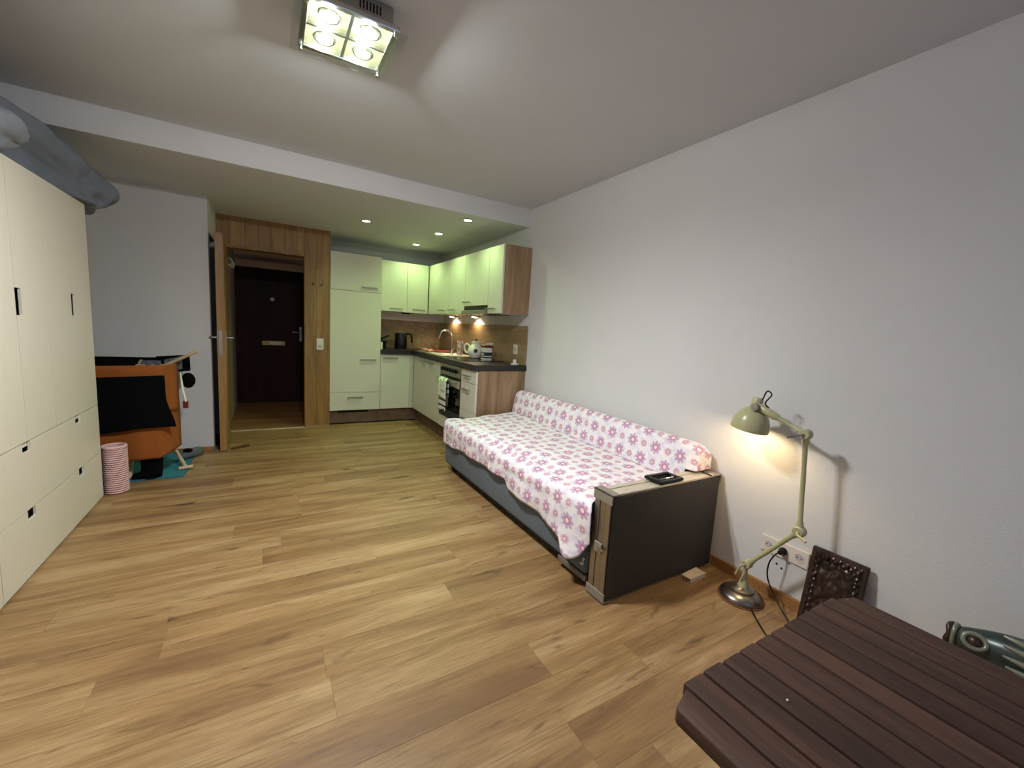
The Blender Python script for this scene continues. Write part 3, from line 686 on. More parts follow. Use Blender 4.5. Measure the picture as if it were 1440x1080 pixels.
# ================================================================ WARDROBES
XW, ZW = -.964, 1.907
def wardrobe(y0, y1, label):
    wb = thing('wardrobe', label, 'wardrobe', ((XL+.03+XW)/2, (y0+y1)/2, 0), 'white wardrobes along the left wall')
    b = new(); x0 = XL+.02; xi = XW-.011
    box(b, x0, xi, y0, y0+.018, 0, ZW); box(b, x0, xi, y1-.018, y1, 0, ZW); box(b, x0, xi, y0+.018, y1-.018, ZW-.018, ZW); box(b, x0, xi, y0+.018, y1-.018, 0, .02); box(b, x0, x0+.01, y0+.018, y1-.018, .02, ZW-.018)
    ym = (y0+y1)/2; box(b, x0+.01, xi, ym-.009, ym+.009, .62, ZW-.018); box(b, x0+.01, xi, y0+.018, y1-.018, .615, .633)
    obj('carcass', b, 'carcass', wb)
    g = .0015
    def front(nm, a, c, z0, z1, holes, parent=wb):
        """front panel with rectangular cut-outs (ya, yb, za, zb)"""
        b = new(); ys = sorted({a, c, *[h[0] for h in holes], *[h[1] for h in holes]}); 
        for p, q_ in zip(ys[:-1], ys[1:]):
            hs = [h for h in holes if h[0] <= (p+q_)/2 <= h[1]]
            if not hs: box(b, xi+.001, XW, p, q_, z0, z1)
            else:
                h = hs[0]
                if h[2] > z0: box(b, xi+.001, XW, p, q_, z0, h[2])
                if h[3] < z1: box(b, xi+.001, XW, p, q_, h[3], z1)
        bmesh.ops.remove_doubles(b, verts=b.verts, dist=1e-5)
        f = obj(nm, b, 'wardrobe_white', parent)
        return f
    for (z0, z1) in ((.012, .318), (.322, .638)):
        hs = [(yc-.048, yc+.03, z1-.045, z1) for yc in (y0+.305, y1-.335)]
        front('drawer', y0+g, y1-g, z0, z1, hs)
    w2 = (y1-y0)/2
    for k in range(2):
        a = y0+w2*k; mid = a+w2*.50
        front('door', a+g, mid-g, .642, ZW-.002, [])
        front('door', mid+g, a+w2-g, .642, ZW-.002, [(mid+g, mid+.055, 1.222, 1.345)])
    return wb
wardrobe(2.44, 3.70, 'white wardrobe with wide drawers, at the end beside the pink basket')
wardrobe(1.18, 2.438, 'white wardrobe next to the one beside the pink basket')

# bedding on top
def pile(name, mat, label, cat, cpts, rx, rz, seed, zmin, n=48, k=28, amp=.03):
    """lumpy rolled cloth along a path, flattened at zmin"""
    b = new(); path = bez(cpts, n//(len(cpts)-1)); N = len(path); rs = []
    for i, p in enumerate(path):
        s = i/(N-1); e = min(1, (1-(abs(2*s-1))**6)**.5+.04)
        d = (path[min(i+1, N-1)]-path[max(i-1, 0)]).normalized(); u = d.cross(Vector((0, 0, 1))).normalized()
        ring = []
        for j in range(k):
            a = 2*math.pi*j/k
            f = noise.noise(Vector((math.cos(a)*1.3+seed, math.sin(a)*1.3, s*5)))*amp*2.6+noise.noise(Vector((math.cos(a)*3+seed, math.sin(a)*3+s*3, s*11)))*amp*1.5
            v = p+u*math.cos(a)*(rx*e+f*e)+Vector((0, 0, 1))*math.sin(a)*(rz*e+f*e)
            if v.z < zmin(v): v.z = zmin(v)+.001*(j % 3)
            ring.append(v)
        rs.append(ring)
    rings(b, rs); o = obj(name, b, mat, None, 70, label, cat); subd(o, 1); return o
ztop = lambda v: ZW+.004 if v.y < 3.72 else ZW-.015-.12*min(.35, v.y-3.72)
pile('duvet', 'duvet', 'rolled grey-blue duvet lying along the wardrobe top and hanging over its end', 'duvet', [(-1.29, 2.3, 2.09), (-1.24, 2.85, 2.10), (-1.10, 3.4, 2.08), (-1.04, 3.72, 2.02), (-.99, 3.95, 1.985)], .16, .16, 3.1, ztop, n=80, k=44, amp=.028)
pile('folded_blanket', 'duvet_light', 'light grey folded blanket lying on the wardrobe against the duvet', 'blanket', [(-.99, 1.8, 1.99), (-.985, 2.4, 2.0), (-.965, 2.92, 2.02)], .068, .085, 8.4, ztop, n=30, amp=.014)

# pink basket
pb_ = thing('wicker_basket', 'slim pink woven basket beside the wardrobe end', 'basket', (-.925, 3.79, 0))
bcx, bcy, br, bh = -.918, 3.785, .062, .33
obj('wall_liner', lathe(new(), [(.001, .004), (br-.006, .004), (br-.005, bh-.006), (br-.009, bh-.006), (br-.010, .012), (.001, .012)], (bcx, bcy, 0), (0, 0, 1), 32), 'pink_wicker', pb_, 40)
wv = new(); NR = 22
for i in range(NR):
    z = .010+i*(bh-.02)/(NR-1); pts = []
    for k in range(40):
        a = 2*math.pi*k/40; r = br+.003*math.cos(a*20+math.pi*(i % 2)); pts.append((bcx+r*math.cos(a), bcy+r*math.sin(a), z))
    tube(wv, pts, .0062, 5, False, True)
o = obj('weave', wv, 'pink_wicker', pb_, 80); o['kind'] = 'stuff'
obj('rim', tube(new(), [(bcx+br*math.cos(a*math.pi/16), bcy+br*math.sin(a*math.pi/16), bh) for a in range(32)], .008, 8, False, True), 'pink_wicker', pb_, 60)

# ---- drying corner
obj('bath_mat', prism(new(), [(-1.40, 3.96, .001), (-.575, 3.965, .001), (-.56, 4.10, .001), (-.575, 4.655, .001), (-1.40, 4.655, .001)], (0, 0, .013)), 'teal_mat', label='teal blue bath mat under the drying rack', cat='mat')
rk = thing('drying_rack', 'folding wooden drying rack laden with laundry', 'drying rack', (-.98, 4.25, .015))
ZM = .0145
for x in (-1.36, -.90):
    for (a, b_) in (((x, 4.0, ZM), (x, 4.50, .86)), ((x+.022, 4.50, ZM), (x+.022, 3.95, .83))):
        b = new(); A0, B0 = Vector(a), Vector(b_); d = (B0-A0); s = Vector((1, 0, 0)); nrm = d.cross(s).normalized()
        prism(b, [A0-nrm*.012, A0+nrm*.012, B0+nrm*.012, B0-nrm*.012], (.018, 0, 0)); obj('leg', b, 'light_wood', rk)
for (y, z) in ((3.944, .838), (4.16, .84), (4.28, .845), (4.40, .85), (4.50, .855)):
    obj('rail', tube(new(), [(-1.42, y, z), (-.66 if y > 4 else -.76, y, z)], .008, 10), 'light_wood', rk, 60)
b = new(); tube(b, [(-.70, 4.22, .845), (-.487, 4.20, .968)], .013, 10); obj('arm', b, 'light_wood', rk, 60)
b = new(); tube(b, [(-.66, 4.30, .12), (-.575, 4.12, .03)], .014, 8); tube(b, [(-.62, 4.10, .03), (-.53, 4.13, .03)], .014, 8); obj('foot', b, 'light_wood', rk, 60)
# orange towel draped over the front rail and round the end
tw = new()
def towf(u, v):
    # u across, v from the back hem over the rail to the front hem
    s = v*1.235; x = -1.40+.77*u; zt = .848+.022*u
    yr = 3.932; fold = .005*math.sin(u*11+2)+.004*math.sin(u*23)
    if u > .90:
        k = (u-.90)/.10; x = -.707+.105*k; ysh = .20*k*k
    else: ysh = 0
    if s < .35: return (x, yr+.03+fold*.4+ysh*.5, zt-(.35-s))
    if s < .42: a = (s-.35)/.07*math.pi; return (x, yr+.012+.018*math.cos(a)+ysh*.6, zt+.012*math.sin(a))
    d = s-.42
    hem = 1-.0*u
    return (x+.01*d*u, yr-.006+fold*(.3+d)+ysh-.01*d, zt-d*(.86+.06*math.sin(u*6)*.3)+(.06*max(0, (u-.9)/.1))*d)
grid(tw, towf, 60, 50); o = obj('bath_towel', tw, 'orange_towel', None, 80, 'large orange bath towel hanging from the drying rack', 'towel'); solid(o, .005)
# black garment over the towel
gm = new()
def gf(u, v):
    x = -1.40+.75*u-.025*v*math.sin(v*5)*(u > .8); z = .778+.03*u-.39*v*(1-.02*math.sin(u*9))
    xx = x+(.035*v if u > .9 else 0)
    return (xx, 3.903+.005*math.sin(u*14)-.014*v, z)
grid(gm, gf, 40, 20); o = obj('black_shirt', gm, 'black_cloth', None, 80, 'black garment hanging over the orange towel', 'clothing'); solid(o, .004, 1)
# dark laundry over the rear rails
def drape(name, mat, label, x0, x1, y, z, dl, cat='clothing', dz=0):
    b = new()
    def fn(u, v):
        s = (v-.5)*2; yy = y+.02*s; return (x0+(x1-x0)*u, yy+.004*math.sin(u*13), z+dz*u+.016*math.cos(s*math.pi/2)-dl*abs(s)**1.5*1.0)
    grid(b, fn, 20, 18); o = obj(name, b, mat, None, 80, label, cat); solid(o, .004); return o
drape('trousers', 'navy_cloth', 'black trousers over the rear rail of the drying rack', -1.40, -.79, 4.50, .872, .28)
drape('jumper', 'black_cloth', 'black jumper laid over the front rail just behind the orange towel', -1.40, -.86, 4.16, .862, .20)
drape('vest', 'black_cloth', 'black vest on the rail between the jumper and the trousers', -1.40, -.87, 4.28, .868, .16)
drape('sock', 'grey_cloth', 'grey sock laid over the drying rack', -.85, -.73, 4.28, .866, .10)
drape('grey_shirt', 'grey_cloth', 'grey cloth at the open end of the drying rack', -.71, -.60, 4.30, .872, .09, dz=.03)
drape('leggings', 'black_cloth', 'black cloth with pale trim on the middle rail of the drying rack', -.78, -.56, 4.40, .888, .12, dz=.02)
# black cap-like bag hanging at the end
b = ball(new(), (-.545, 4.17, .735), .05, 18, (.95, .6, 1.25)); o = obj('hanging_pouch', b, 'black_cloth', None, 80, 'round black pouch hanging on the rack arm', 'pouch')
b = new(); tube(b, [(-.588, 4.13, .80), (-.572, 4.10, .66), (-.556, 4.10, .575)], [.005, .009, .008], 8); hs = obj('fabric_strap', b, 'white_ceramic', None, 60, 'white strap with red stitched end hanging beside the orange towel', 'strap')
obj('stitched_end', bx(-.576, -.540, 4.095, 4.110, .52, .58, bev=.006), 'dark_red', hs)
# boot and shoe on the mat
bt_ = thing('boot', 'tall black boot standing on the teal mat', 'boot', (-.76, 3.99, .015))
b = new(); rings(b, [[(-.765+rx*math.cos(a)+ox, 3.995+ry*math.sin(a), z) for a in [2*math.pi*k/20 for k in range(20)]] for (z, rx, ry, ox) in ((.016, .062, .045, 0), (.05, .066, .05, 0), (.10, .066, .05, .004), (.20, .068, .05, .006), (.30, .07, .052, .006))]); obj('shaft', b, 'black_cloth', bt_, 60)
b = new(); rings(b, [[(-.765+ox+0*k, 3.985+ry*math.cos(2*math.pi*k/16), .015+h*(.5+.5*math.sin(2*math.pi*k/16))) for k in range(16)] for (ox, ry, h) in ((-.115, .012, .02), (-.10, .03, .04), (-.06, .042, .055), (0, .045, .08), (.055, .04, .08))]); obj('foot', b, 'black_cloth', bt_, 60)
sh = thing('slipper', 'grey slipper lying on the teal mat by the wall', 'slipper', (-.60, 4.42, .015))
b = new(); rings(b, [[(-.66+.16*t_+.0, 4.36+.16*t_+w_*math.cos(2*math.pi*k/16), .016+h*(.5+.5*math.sin(2*math.pi*k/16))) for k in range(16)] for (t_, w_, h) in ((0, .015, .03), (.1, .04, .05), (.4, .045, .075), (.7, .045, .085), (.95, .035, .07), (1, .01, .05))]); obj('upper', b, 'grey_cloth', sh, 60)
obj('opening', ball(new(), (-.60, 4.42, .085), .04, 14, (.9, .9, .5)), 'black_cloth', sh, 60)

# door wedge
b = new(); prism(b, [(-.29, 4.64, .001), (-.29, 4.64, .012), (-.17, 4.70, .022), (-.17, 4.70, .001)], (-.012, .03, 0)); dw = obj('door_wedge', b, 'doorstop_brown', None, None, 'brown wooden wedge at the foot of the open door', 'door wedge')
obj('knob_end', ball(new(), (-.165, 4.718, .014), .013, 12), 'doorstop_brown', dw, 60)

# ================================================================ SOFA
SX0, SX1, SY0, SY1 = 1.385, 2.225, 1.475, 3.44
sf = thing('sofa_bed', 'grey-blue upholstered sofa bed along the white wall', 'sofa', (1.8, 2.45, 0))
b = bx(SX0, SX1, SY0, SY1, .065, .40, bev=.035, seg=4)
obj('base', b, 'sofa_fabric', sf, 50)
b = bx(SX0+.01, SX1, SY0+.01, SY1-.01, .395, .455, bev=.03, seg=4); obj('seat', b, 'sofa_fabric', sf, 50)
obj('under_frame', bx(SX0+.05, SX1-.03, SY0+.05, SY1-.05, .02, .07), 'sofa_dark', sf)
obj('front_rail', bx(SX0+.004, SX0+.03, SY0+.005, SY0+.24, .034, .064, bev=.004), 'sofa_trim', sf)
for (x, y) in ((SX0+.08, SY0+.1), (SX1-.08, SY0+.1), (SX0+.08, SY1-.1), (SX1-.08, SY1-.1)): obj('foot', bx(x-.03, x+.03, y-.03, y+.03, .0, .03), 'sofa_dark', sf)
obj('piping', tube(new(), [(SX0-.002, SY0+.03, .355), (SX0-.002, SY1-.03, .355)], .005, 8), 'sofa_dark', sf, 60)
em = new(); box(em, SX0-.0025, SX0+.001, 1.497, 1.503, .118, .160); box(em, SX0-.0025, SX0+.001, 1.503, 1.522, .118, .125); box(em, SX0-.0025, SX0+.001, 1.489, 1.497, .152, .160); obj('emblem', em, 'white_plastic', sf)
# flower blanket over the seat
HEM = [(1.40, .27), (1.47, .27), (1.56, .165), (1.60, .135), (1.65, .205), (2.0, .250), (2.25, .252), (2.30, .305), (2.98, .292), (3.40, .262), (3.50, .262)]
def hem(y):
    for (a, b), (c, d) in zip(HEM[:-1], HEM[1:]):
        if a <= y <= c: return b+(d-b)*(y-a)/(c-a)
    return HEM[-1][1]
BX, RB = 1.355, .05
bl = new(); VL = (2.075-(BX+RB)) ; AL = RB*math.pi/2
def seatz(x, y):
    z = .472+.035*max(0, min(1, (y-1.5)/1.9))*max(0, (x-1.4)/.68)
    z += .012*noise.noise(Vector((x*4, y*2.2, 1)))+.006*noise.noise(Vector((x*11, y*6, 5)))
    # long fold near the front edge
    c = 1.455+.03*math.sin(y*2.4)
    z += .024*math.exp(-((x-c)/.018)**2)*max(0, min(1, (y-1.95)/.2))*max(0, min(1, (3.25-y)/.3))-.008*math.exp(-((x-c-.05)/.03)**2)
    return z
def seatpt(u, v):
    y = 1.468+u*(3.455-1.468); ylim = 3.455
    dl = seatz(BX+RB, y)-RB-hem(y); tot = VL+AL+max(dl, .02); s = v*tot
    rnd = 0
    e = max(0, y-(ylim-.06))/.06; rnd = .045*e*e
    if s < VL:
        x = 2.075-s; z = seatz(x, y)
        return Vector((x+rnd*.3*(s/VL), y, z-rnd*.9))
    s -= VL; z0 = seatz(BX+RB, y)
    if s < AL:
        a = s/RB; return Vector((BX+RB-RB*math.sin(a)+rnd*math.sin(a), y-.028*math.sin(a)**3*max(0, 1-(y-1.468)/.10), z0-RB+RB*math.cos(a)-rnd*.9*math.cos(a)))
    s -= AL; k = s/max(dl, .02)
    wvy = .010*math.sin(y*17+1)*k+.008*noise.noise(Vector((y*7, k*2, 9)))
    tip = .045*math.exp(-((y-1.60)/.05)**2)*k*k
    xx = BX+wvy-.004-tip+rnd*.8; xx = min(xx, SX0-.012)
    return Vector((xx, y-(.05*k*math.exp(-((y-1.56)/.06)**2))-.028*max(0, 1-(y-1.468)/.10), z0-RB-s))
grid(bl, seatpt, 150, 70, lambda u, v: (1.468+u*1.99, v*(VL+AL+max(seatz(BX+RB, 1.468+u*1.987)-RB-hem(1.468+u*1.987), .02))))
o = obj('flower_blanket', bl, 'flower_print', None, 80, 'white blanket with pink flower print spread over the sofa seat', 'blanket'); solid(o, .003)
# blanket bolster against the wall
prof = [(2.075, .475), (2.083, .53), (2.097, .60), (2.112, .665), (2.130, .695), (2.155, .705), (2.19, .70), (2.215, .685), (2.232, .66), (2.236, .56), (2.236, .49)]
pc_ = [Vector((x, 0, z)) for x, z in prof]; pcs = bez(pc_, 4); ln = [0]
for a, b in zip(pcs[:-1], pcs[1:]): ln.append(ln[-1]+(b-a).length)
bo = new(); Y0b, Y1b = 1.405, 3.475; NB = 110
def bolpt(u, v):
    i = v*(len(pcs)-1); i0 = min(int(i), len(pcs)-2); p = pcs[i0].lerp(pcs[i0+1], i-i0)
    y = Y0b+u*(Y1b-Y0b); e = max(0, 1-u*NB/5); e2 = max(0, 1-(1-u)*NB/4)
    cxz = Vector((2.17, 0, .58)); q_ = p.lerp(cxz, .28*e*e+.22*e2*e2)
    z = q_.z
    if y < 1.475: z = max(z, .562)
    f = .007*noise.noise(Vector((y*3, v*3, 2)))+.004*noise.noise(Vector((y*11, v*5, 4)))
    lean = .02*max(0, (1.6-y)/.2)
    return Vector((min(q_.x-f-lean*(v < .5), 2.238), y, z+f*.5+.012*math.sin((y-1.4)*1.1)))
vsb = [[bo.verts.new(bolpt(i/NB, j/(len(pcs)-1))) for j in range(len(pcs))] for i in range(NB+1)]
uvl = bo.loops.layers.uv.verify()
for i in range(NB):
    for j in range(len(pcs)-1):
        f = bo.faces.new((vsb[i][j], vsb[i+1][j], vsb[i+1][j+1], vsb[i][j+1]))
        for lp, (a, b) in zip(f.loops, ((i, j), (i+1, j), (i+1, j+1), (i, j+1))): lp[uvl].uv = (Y0b+a/NB*(Y1b-Y0b), ln[b]+.05)
for row in (vsb[0], vsb[-1]):
    f = bo.faces.new(row)
    for lp in f.loops: lp[uvl].uv = (lp.vert.co.x, lp.vert.co.z)
obj('bolster', bo, 'flower_print', None, 60, 'long wedge bolster covered in pink flower fabric against the wall', 'bolster')

# ================================================================ CASE
CX0, CX1, CY0, CY1, CZ = 1.385, 2.228, 1.340, 1.462, .55
cs_ = thing('flight_case', 'large flat black case with aluminium edges standing on end at the sofa', 'case', (1.8, 1.4, 0))
obj('shell', bx(CX0+.012, CX1-.012, CY0+.004, CY1-.004, .012, CZ-.012), 'case_black', cs_)
obj('panel', bx(CX0+.014, CX1-.014, CY0, CY0+.004, .014, CZ-.014), 'case_black', cs_)
obj('panel', bx(CX0+.014, CX1-.014, CY1-.004, CY1, .014, CZ-.014), 'case_black', cs_)
def edge(bmf, mat):
    return obj('edge_profile', bmf, mat, cs_)
w3 = (CY1-CY0-.012)/3
for i in range(3):
    y0 = CY0+.006+i*w3
    edge(bx(CX0+.03, CX1-.03, y0+.0015, y0+w3-.0015, CZ-.012, CZ-.001-(.003 if i == 1 else 0), bev=.002), 'alu_pale')
    edge(bx(CX0+.001+(.003 if i == 1 else 0), CX0+.012, y0+.0015, y0+w3-.0015, .03, CZ-.03, bev=.002), 'alu')
edge(bx(CX1-.012, CX1-.001, CY0+.006, CY1-.006, .03, CZ-.03), 'alu')
edge(bx(CX0+.03, CX1-.03, CY0+.006, CY1-.006, .001, .012), 'alu')
for (xa, xb) in ((CX0-.002, CX0+.05), (CX1-.05, CX1+.002)):
    for (za, zb) in ((0, .05), (CZ-.05, CZ+.002)):
        cb = new(); s = CX0-.002 == xa
        xo = (xa, xa+.008) if s else (xb-.008, xb); zo = (zb-.008, zb) if za > .1 else (za, za+.008)
        box(cb, *xo, CY0-.003, CY1+.003, za, zb, bev=.002); box(cb, xa, xb, CY0-.003, CY1+.003, *zo, bev=.002)
        obj('corner_cap', cb, 'corner_grey', cs_)
lt = obj('latch', bx(CX0-.010, CX0+.001, 1.375, 1.425, .245, .295, bev=.003), 'corner_grey', cs_)
obj('latch_bow', bx(CX0-.016, CX0-.010, 1.36, 1.40, .262, .278, bev=.002), 'chrome', lt)
hp = obj('handle_plate', bx(1.735, 1.895, 1.365, 1.437, CZ-.001, CZ+.005, bev=.002), 'black_plastic', cs_)
hg = new(); ro = [(1.725, 1.352), (1.90, 1.352), (1.90, 1.448), (1.725, 1.448)]
for (a, b, c, d) in ((1.722, 1.902, 1.345, 1.366), (1.722, 1.902, 1.436, 1.456), (1.722, 1.745, 1.366, 1.436), (1.875, 1.902, 1.366, 1.436)): box(hg, a, b, c, d, CZ+.004, CZ+.020, bev=.004)
obj('grip', hg, 'black_plastic', hp)
obj('metal_bow', tube(new(), bez([(1.76, 1.385, CZ+.012), (1.80, 1.375, CZ+.02), (1.85, 1.375, CZ+.02), (1.87, 1.40, CZ+.012)], 5), .005, 8), 'chrome', hp, 60)
obj('strap', tube(new(), bez([(2.13, 1.335, CZ+.004), (2.14, 1.40, CZ+.004), (2.13, 1.44, CZ+.008), (2.10, 1.462, CZ+.004)], 6), .0035, 6), 'black_plastic', cs_, 60)
# wooden block at the foot of the case
wbk = thing('wooden_block', 'small pale wooden block with grooved edge on the floor against the case', 'wooden block', (2.02, 1.30, 0))
b = new(); prism(b, [(1.945, 1.322, 0), (1.952, 1.268, 0), (2.085, 1.27, 0), (2.085, 1.335, 0)], (0, 0, .022)); obj('slab', b, 'block_wood', wbk)
for i in range(6): obj('groove', bx(1.944+.001*i, 1.948+.001*i, 1.314-i*.008, 1.318-i*.008, .002, .02), 'felt_brown', wbk)

# ================================================================ DESK LAMP ON THE FLOOR
LX = 2.085
la = thing('articulated_lamp', 'pale green jointed work lamp standing on the floor, switched on', 'lamp', (2.085, 1.07, 0))
bc_ = (2.085, 1.072, 0)
obj('felt_pad', lathe(new(), [(.001, 0), (.108, 0), (.108, .005), (.001, .005)], bc_, (0, 0, 1), 40), 'felt_brown', la, 40)
obj('base', lathe(new(), [(.001, .005), (.100, .005), (.102, .014), (.092, .030), (.066, .042), (.060, .044), (.058, .056), (.034, .066), (.026, .070), (.001, .071)], bc_, (0, 0, 1), 48), 'brushed_nickel', la, 50)
J1 = Vector((LX, 1.060, .190)); J2 = Vector((LX, .856, .459)); J3 = Vector((LX, .889, .906)); J4 = Vector((LX-.012, 1.105, .992))
obj('neck', lathe(new(), [(.026, .068), (.022, .085), (.015, .11), (.012, .15), (.012, .185)], (LX, 1.066, 0), (0, 0, 1), 20), 'lamp_green', la, 50)
def joint(p, r=.022):
    b = new(); lathe(b, [(.001, -.02), (r*.8, -.02), (r, -.014), (r, .014), (r*.8, .02), (.001, .02)], p, (1, 0, 0), 24)
    j = obj('joint', b, 'lamp_green', la, 40); return j
j = joint(J1); lv = new(); tube(lv, bez([J1+Vector((-.02, 0, 0)), J1+Vector((-.045, .01, -.005)), J1+Vector((-.05, .025, -.055))], 5), .0055, 8); obj('clamp_lever', lv, 'lamp_green', j, 60)
j = joint(J2, .026); lv = new(); tube(lv, [J2+Vector((-.02, 0, 0)), J2+Vector((-.04, -.01, -.004)), J2+Vector((-.06, -.055, -.012))], .0055, 8); obj('clamp_lever', lv, 'lamp_green', j, 60)
j = joint(J3, .024); lv = new(); tube(lv, [J3+Vector((-.02, 0, 0)), J3+Vector((-.05, .02, -.01)), J3+Vector((-.07, .045, -.02))], .0055, 8); obj('clamp_lever', lv, 'steel', j, 60)
def arm(a, b, r=.0105):
    d = (b-a).normalized(); o_ = obj('arm', tube(new(), [a+d*.012, a+d*.04, a+d*.05, b-d*.05, b-d*.04, b-d*.012], [r*1.5, r*1.35, r, r, r*1.35, r*1.5], 14), 'lamp_green', la, 50); return o_
arm(J1, J2); arm(J2, J3)
d = (J4-J3).normalized(); arm(J3, J3+d*.15, .008)
obj('fork', tube(new(), [J3+d*.125, J3+d*.14, J4-d*.005, J4+d*.01], [.010, .018, .020, .012], 14), 'lamp_green', la, 50)
# shade
axis = Vector((-.03, .147, -1)).normalized()      # opening direction
S0 = Vector((LX, 1.121, 1.008)); 
Hs = .138
prof = [(.001, -.025), (.020, -.025), (.024, -.017), (.026, .018), (.032, .030), (.050, .040), (.069, .062), (.081, .092), (.0865, .128), (.0865, Hs), (.0845, Hs), (.0845, .127), (.079, .094), (.067, .066), (.048, .044), (.03, .038), (.001, .037)]
sd = obj('shade', lathe(new(), prof, S0, axis, 48, False), 'lamp_green', la, 50)
obj('pivot_knob', lathe(new(), [(.001, 0), (.018, 0), (.018, .016), (.001, .018)], J4+Vector((-.022, 0, 0)), (-1, 0, 0), 20), 'corner_grey', la, 40)
obj('bulb', ball(new(), S0+axis*.078, .024, 16), 'desk_bulb', la, 60)
light('articulated_lamp_bulb', 'POINT', S0+axis*.112, DESK_W, HALO, .025)
hl = new(); tube(hl, bez([S0-axis*.02+Vector((0, -.02, 0)), S0-axis*.065+Vector((0, -.03, 0)), S0-axis*.05+Vector((0, -.055, 0)), J4+d*-.03+Vector((-.0, 0, .035)), J4+d*-.05+Vector((0, 0, .02))], 6), .0035, 8); obj('cable_loop', hl, 'black_plastic', la, 60)
cb = new(); tube(cb, bez([(2.03, .99, .012), (1.98, .93, .004), (1.90, .83, .004), (1.83, .70, .004), (1.86, .62, .004), (2.02, .70, .004), (2.10, .84, .006), (2.15, .93, .045), (2.17, .995, .12), (2.165, 1.00, .20), (2.18, .985, .255), (2.215, .973, .269)], 8), .0036, 8); obj('power_cord', cb, 'black_plastic', la, 70)
obj('plug', lathe(new(), [(.001, .042), (.010, .040), (.013, .022), (.0195, .014), (.0195, .002), (.001, .002)], (XR-.010, .9725, .2695), (-1, 0, 0), 20), 'black_plastic', la, 50)
# triple socket
s, pb, c, n, u = socket_plate('white triple wall socket above the skirting behind the lamp', 'triple_socket', 'socket', (XR-.0002, .9725, .2695), (-1, 0, 0), (0, -1, 0), .225, .082)
for i in (-1, 0, 1):
    schuko(s, c+u*.072*i, n, u, .010)
for i in (-.5, .5): obj('module_joint', pb(i*.144-.0006, i*.144+.0006, -.028, .028, .0095, .0106), 'grip_grey', s)

# carved plaque leaning on the wall
cp = thing('carved_panel', 'dark carved wooden relief panel leaning against the wall behind the table', 'relief', (2.19, .735, 0))
PZ, PWd = .375, .215
def pp(a, z, d):        # a along -y, z along the panel, d out of it
    k = math.asin(.055/PZ); return (XR-.014-.060*(1-z/PZ)-.006-d*math.cos(k), .842-a, z*math.cos(k)+.001)
b = new(); prism(b, [pp(0, 0, 0), pp(PWd, 0, 0), pp(PWd, PZ, 0), pp(0, PZ, 0)], Vector(pp(0, 0, .016))-Vector(pp(0, 0, 0))); bmesh.ops.bevel(b, geom=list(b.edges), offset=.003, segments=2, affect='EDGES')
obj('board', b, 'carved_wood', cp)
rl = new()
def relief(u, v):
    a, z = .012+u*(PWd-.024), .012+v*(PZ-.024)
    h = .004+.011*abs(noise.noise(Vector((u*3.2, v*5, 3))))**.6+.004*noise.noise(Vector((u*9, v*13, 1)))
    e = min(u, 1-u, v*1.6, (1-v)*1.6)
    if e < .03: h = .001
    elif e < .17: h = .003+.009*max(0, math.sin(u*44)*math.sin(v*70))**.5
    return pp(a, z, .0145+h)
grid(rl, relief, 44, 72); obj('carving', rl, 'carved_wood', cp, 60)
for (a, z) in ((.03, .31), (.03, .25), (.185, .335), (.185, .29), (.185, .24), (.185, .19), (.10, .345), (.065, .35), (.14, .345)):
    obj('boss', ball(new(), pp(a, z, .024), .009, 10), 'carved_wood', cp, 60)

# ================================================================ TABLE
TZ, TX0, TX1, TY0, TY1 = .70, .560, 1.222, -.75, .393
tb = thing('slatted_table', 'dark brown slatted wooden table', 'table', ((TX0+TX1)/2, (TY0+TY1)/2, 0))
NS = 12; pw = (TX1-TX0)/NS
for i in range(NS):
    a, b_ = TX0+i*pw, TX0+(i+1)*pw
    y1 = TY1-(.012 if i in (0, NS-1) else random.uniform(0, .003))
    sl_ = bx(a+.0022, b_-.0022, TY0, y1, TZ-.028, TZ-random.uniform(0, .0012), bev=.004, seg=2)
    if i in (0, NS-1):                         # rounded outer corner
        for v in sl_.verts:
            ex = (a if i == 0 else b_); dist = abs(v.co.x-ex)
            if v.co.y > y1-.02 and dist < .02: v.co.y -= .022*(1-dist/.02)
    obj('slat', sl_, 'table_wood', tb, 40)
for y in (TY1-.10, -.18, TY0+.10): obj('cross_rail', bx(TX0+.03, TX1-.03, y-.03, y+.03, TZ-.055, TZ-.029), 'table_wood', tb)
for x in (TX0+.07, TX1-.12):
    for y in (TY1-.16, TY0+.11): obj('leg', bx(x, x+.05, y, y+.05, 0, TZ-.056, bev=.004), 'table_wood', tb)
for x in (TX0+.085, TX1-.105): obj('side_rail', bx(x, x+.02, TY0+.16, TY1-.16, .30, .35), 'table_wood', tb)
obj('crumb', ball(new(), (.745, .285, TZ+.001), .0022, 8), 'white_plastic', label='tiny white crumb on the slatted table', cat='crumb')

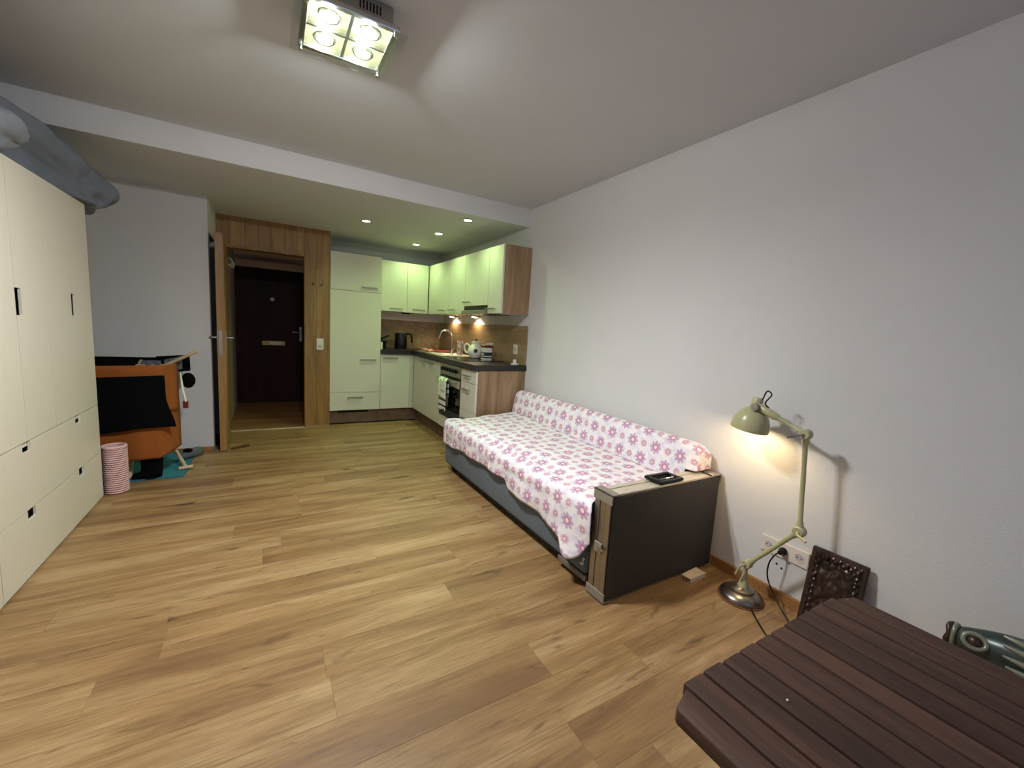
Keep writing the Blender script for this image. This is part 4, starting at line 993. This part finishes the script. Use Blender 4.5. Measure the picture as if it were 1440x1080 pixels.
# ================================================================ ORNAMENT
fx = 2.02
fi = thing('fish_ornament', 'dark green and pale striped glazed fish-shaped ornament behind the table', 'ornament', (fx, .20, 0))
obj('plinth', lathe(new(), [(.001, 0), (.10, 0), (.10, .02), (.05, .05), (.035, .12), (.05, .27), (.001, .28)], (fx, .10, 0), (0, 0, 1), 28), 'bronze_green', fi, 40)
secs = [(.335, .345, .012, .020), (.325, .347, .026, .034), (.305, .350, .030, .040), (.27, .355, .040, .050), (.22, .358, .052, .066), (.15, .355, .060, .080), (.06, .35, .062, .086), (-.04, .345, .055, .078), (-.12, .342, .040, .055), (-.18, .345, .022, .030)]
b = new(); rings(b, [[(fx+rx*math.cos(2*math.pi*k/28)*(1+.04*math.sin(6*math.pi*k/28)), y, z+rz*math.sin(2*math.pi*k/28)) for k in range(28)] for (y, z, rx, rz) in secs]); o = obj('body', b, 'bronze_green', fi, 60); subd(o, 1)
obj('lip', tube(new(), [(fx+.024*math.cos(a*math.pi/12), .336+.003*math.sin(a), .347+.034*math.sin(a*math.pi/12)) for a in range(24)], .009, 8, False, True), 'copper_rim', fi, 60)
obj('lip_light', tube(new(), [(fx+.026*math.cos(a*math.pi/12), .324, .348+.036*math.sin(a*math.pi/12)) for a in range(24)], .008, 8, False, True), 'bronze_pale', fi, 60)
ec = Vector((fx-.046, .272, .376))
en = Vector((-.85, -.1, .5)).normalized()
eu, ew, _ = frame_of(en)
obj('eye_ring', tube(new(), [ec+eu*.026*math.cos(a*math.pi/12)+ew*.022*math.sin(a*math.pi/12) for a in range(24)], .0075, 8, False, True), 'bronze_pale', fi, 60)
obj('eye', ball(new(), ec-en*.008, .02, 14), 'copper_rim', fi, 60)
for (z, y0, y1, off) in ((.425, .22, .06, .62), (.405, .215, .02, .84), (.378, .21, -.02, .97), (.350, .20, -.05, 1.02), (.325, .19, -.06, .97)):
    pts = []
    for i in range(9):
        y = y0+(y1-y0)*i/8; zz = z-.01*i/8
        rz = .082; q_ = max(-1, min(1, (zz-.355)/.083)); pts.append((fx-.060*math.sqrt(1-q_*q_)*off-.002, y, zz))
    obj('stripe', tube(new(), pts, [.004, .008, .011, .012, .012, .012, .011, .008, .004], 8), 'bronze_pale', fi, 60)
b = new(); prism(b, [(fx-.012, .16, .43), (fx-.012, .08, .475), (fx-.012, -.02, .478), (fx-.012, -.06, .44), (fx-.012, .0, .42)], (.024, 0, 0)); obj('dorsal_fin', b, 'bronze_green', fi)
obj('fin_edge', tube(new(), [(fx-.014, .165, .432), (fx-.016, .08, .477), (fx-.014, -.02, .48)], .008, 8), 'bronze_pale', fi, 60)
b = new(); prism(b, [(fx-.012, -.17, .345), (fx-.012, -.27, .43), (fx-.012, -.25, .345), (fx-.012, -.27, .26)], (.024, 0, 0)); obj('tail', b, 'bronze_green', fi)

for o in bpy.data.objects:
    if '_loc' in o: del o['_loc']
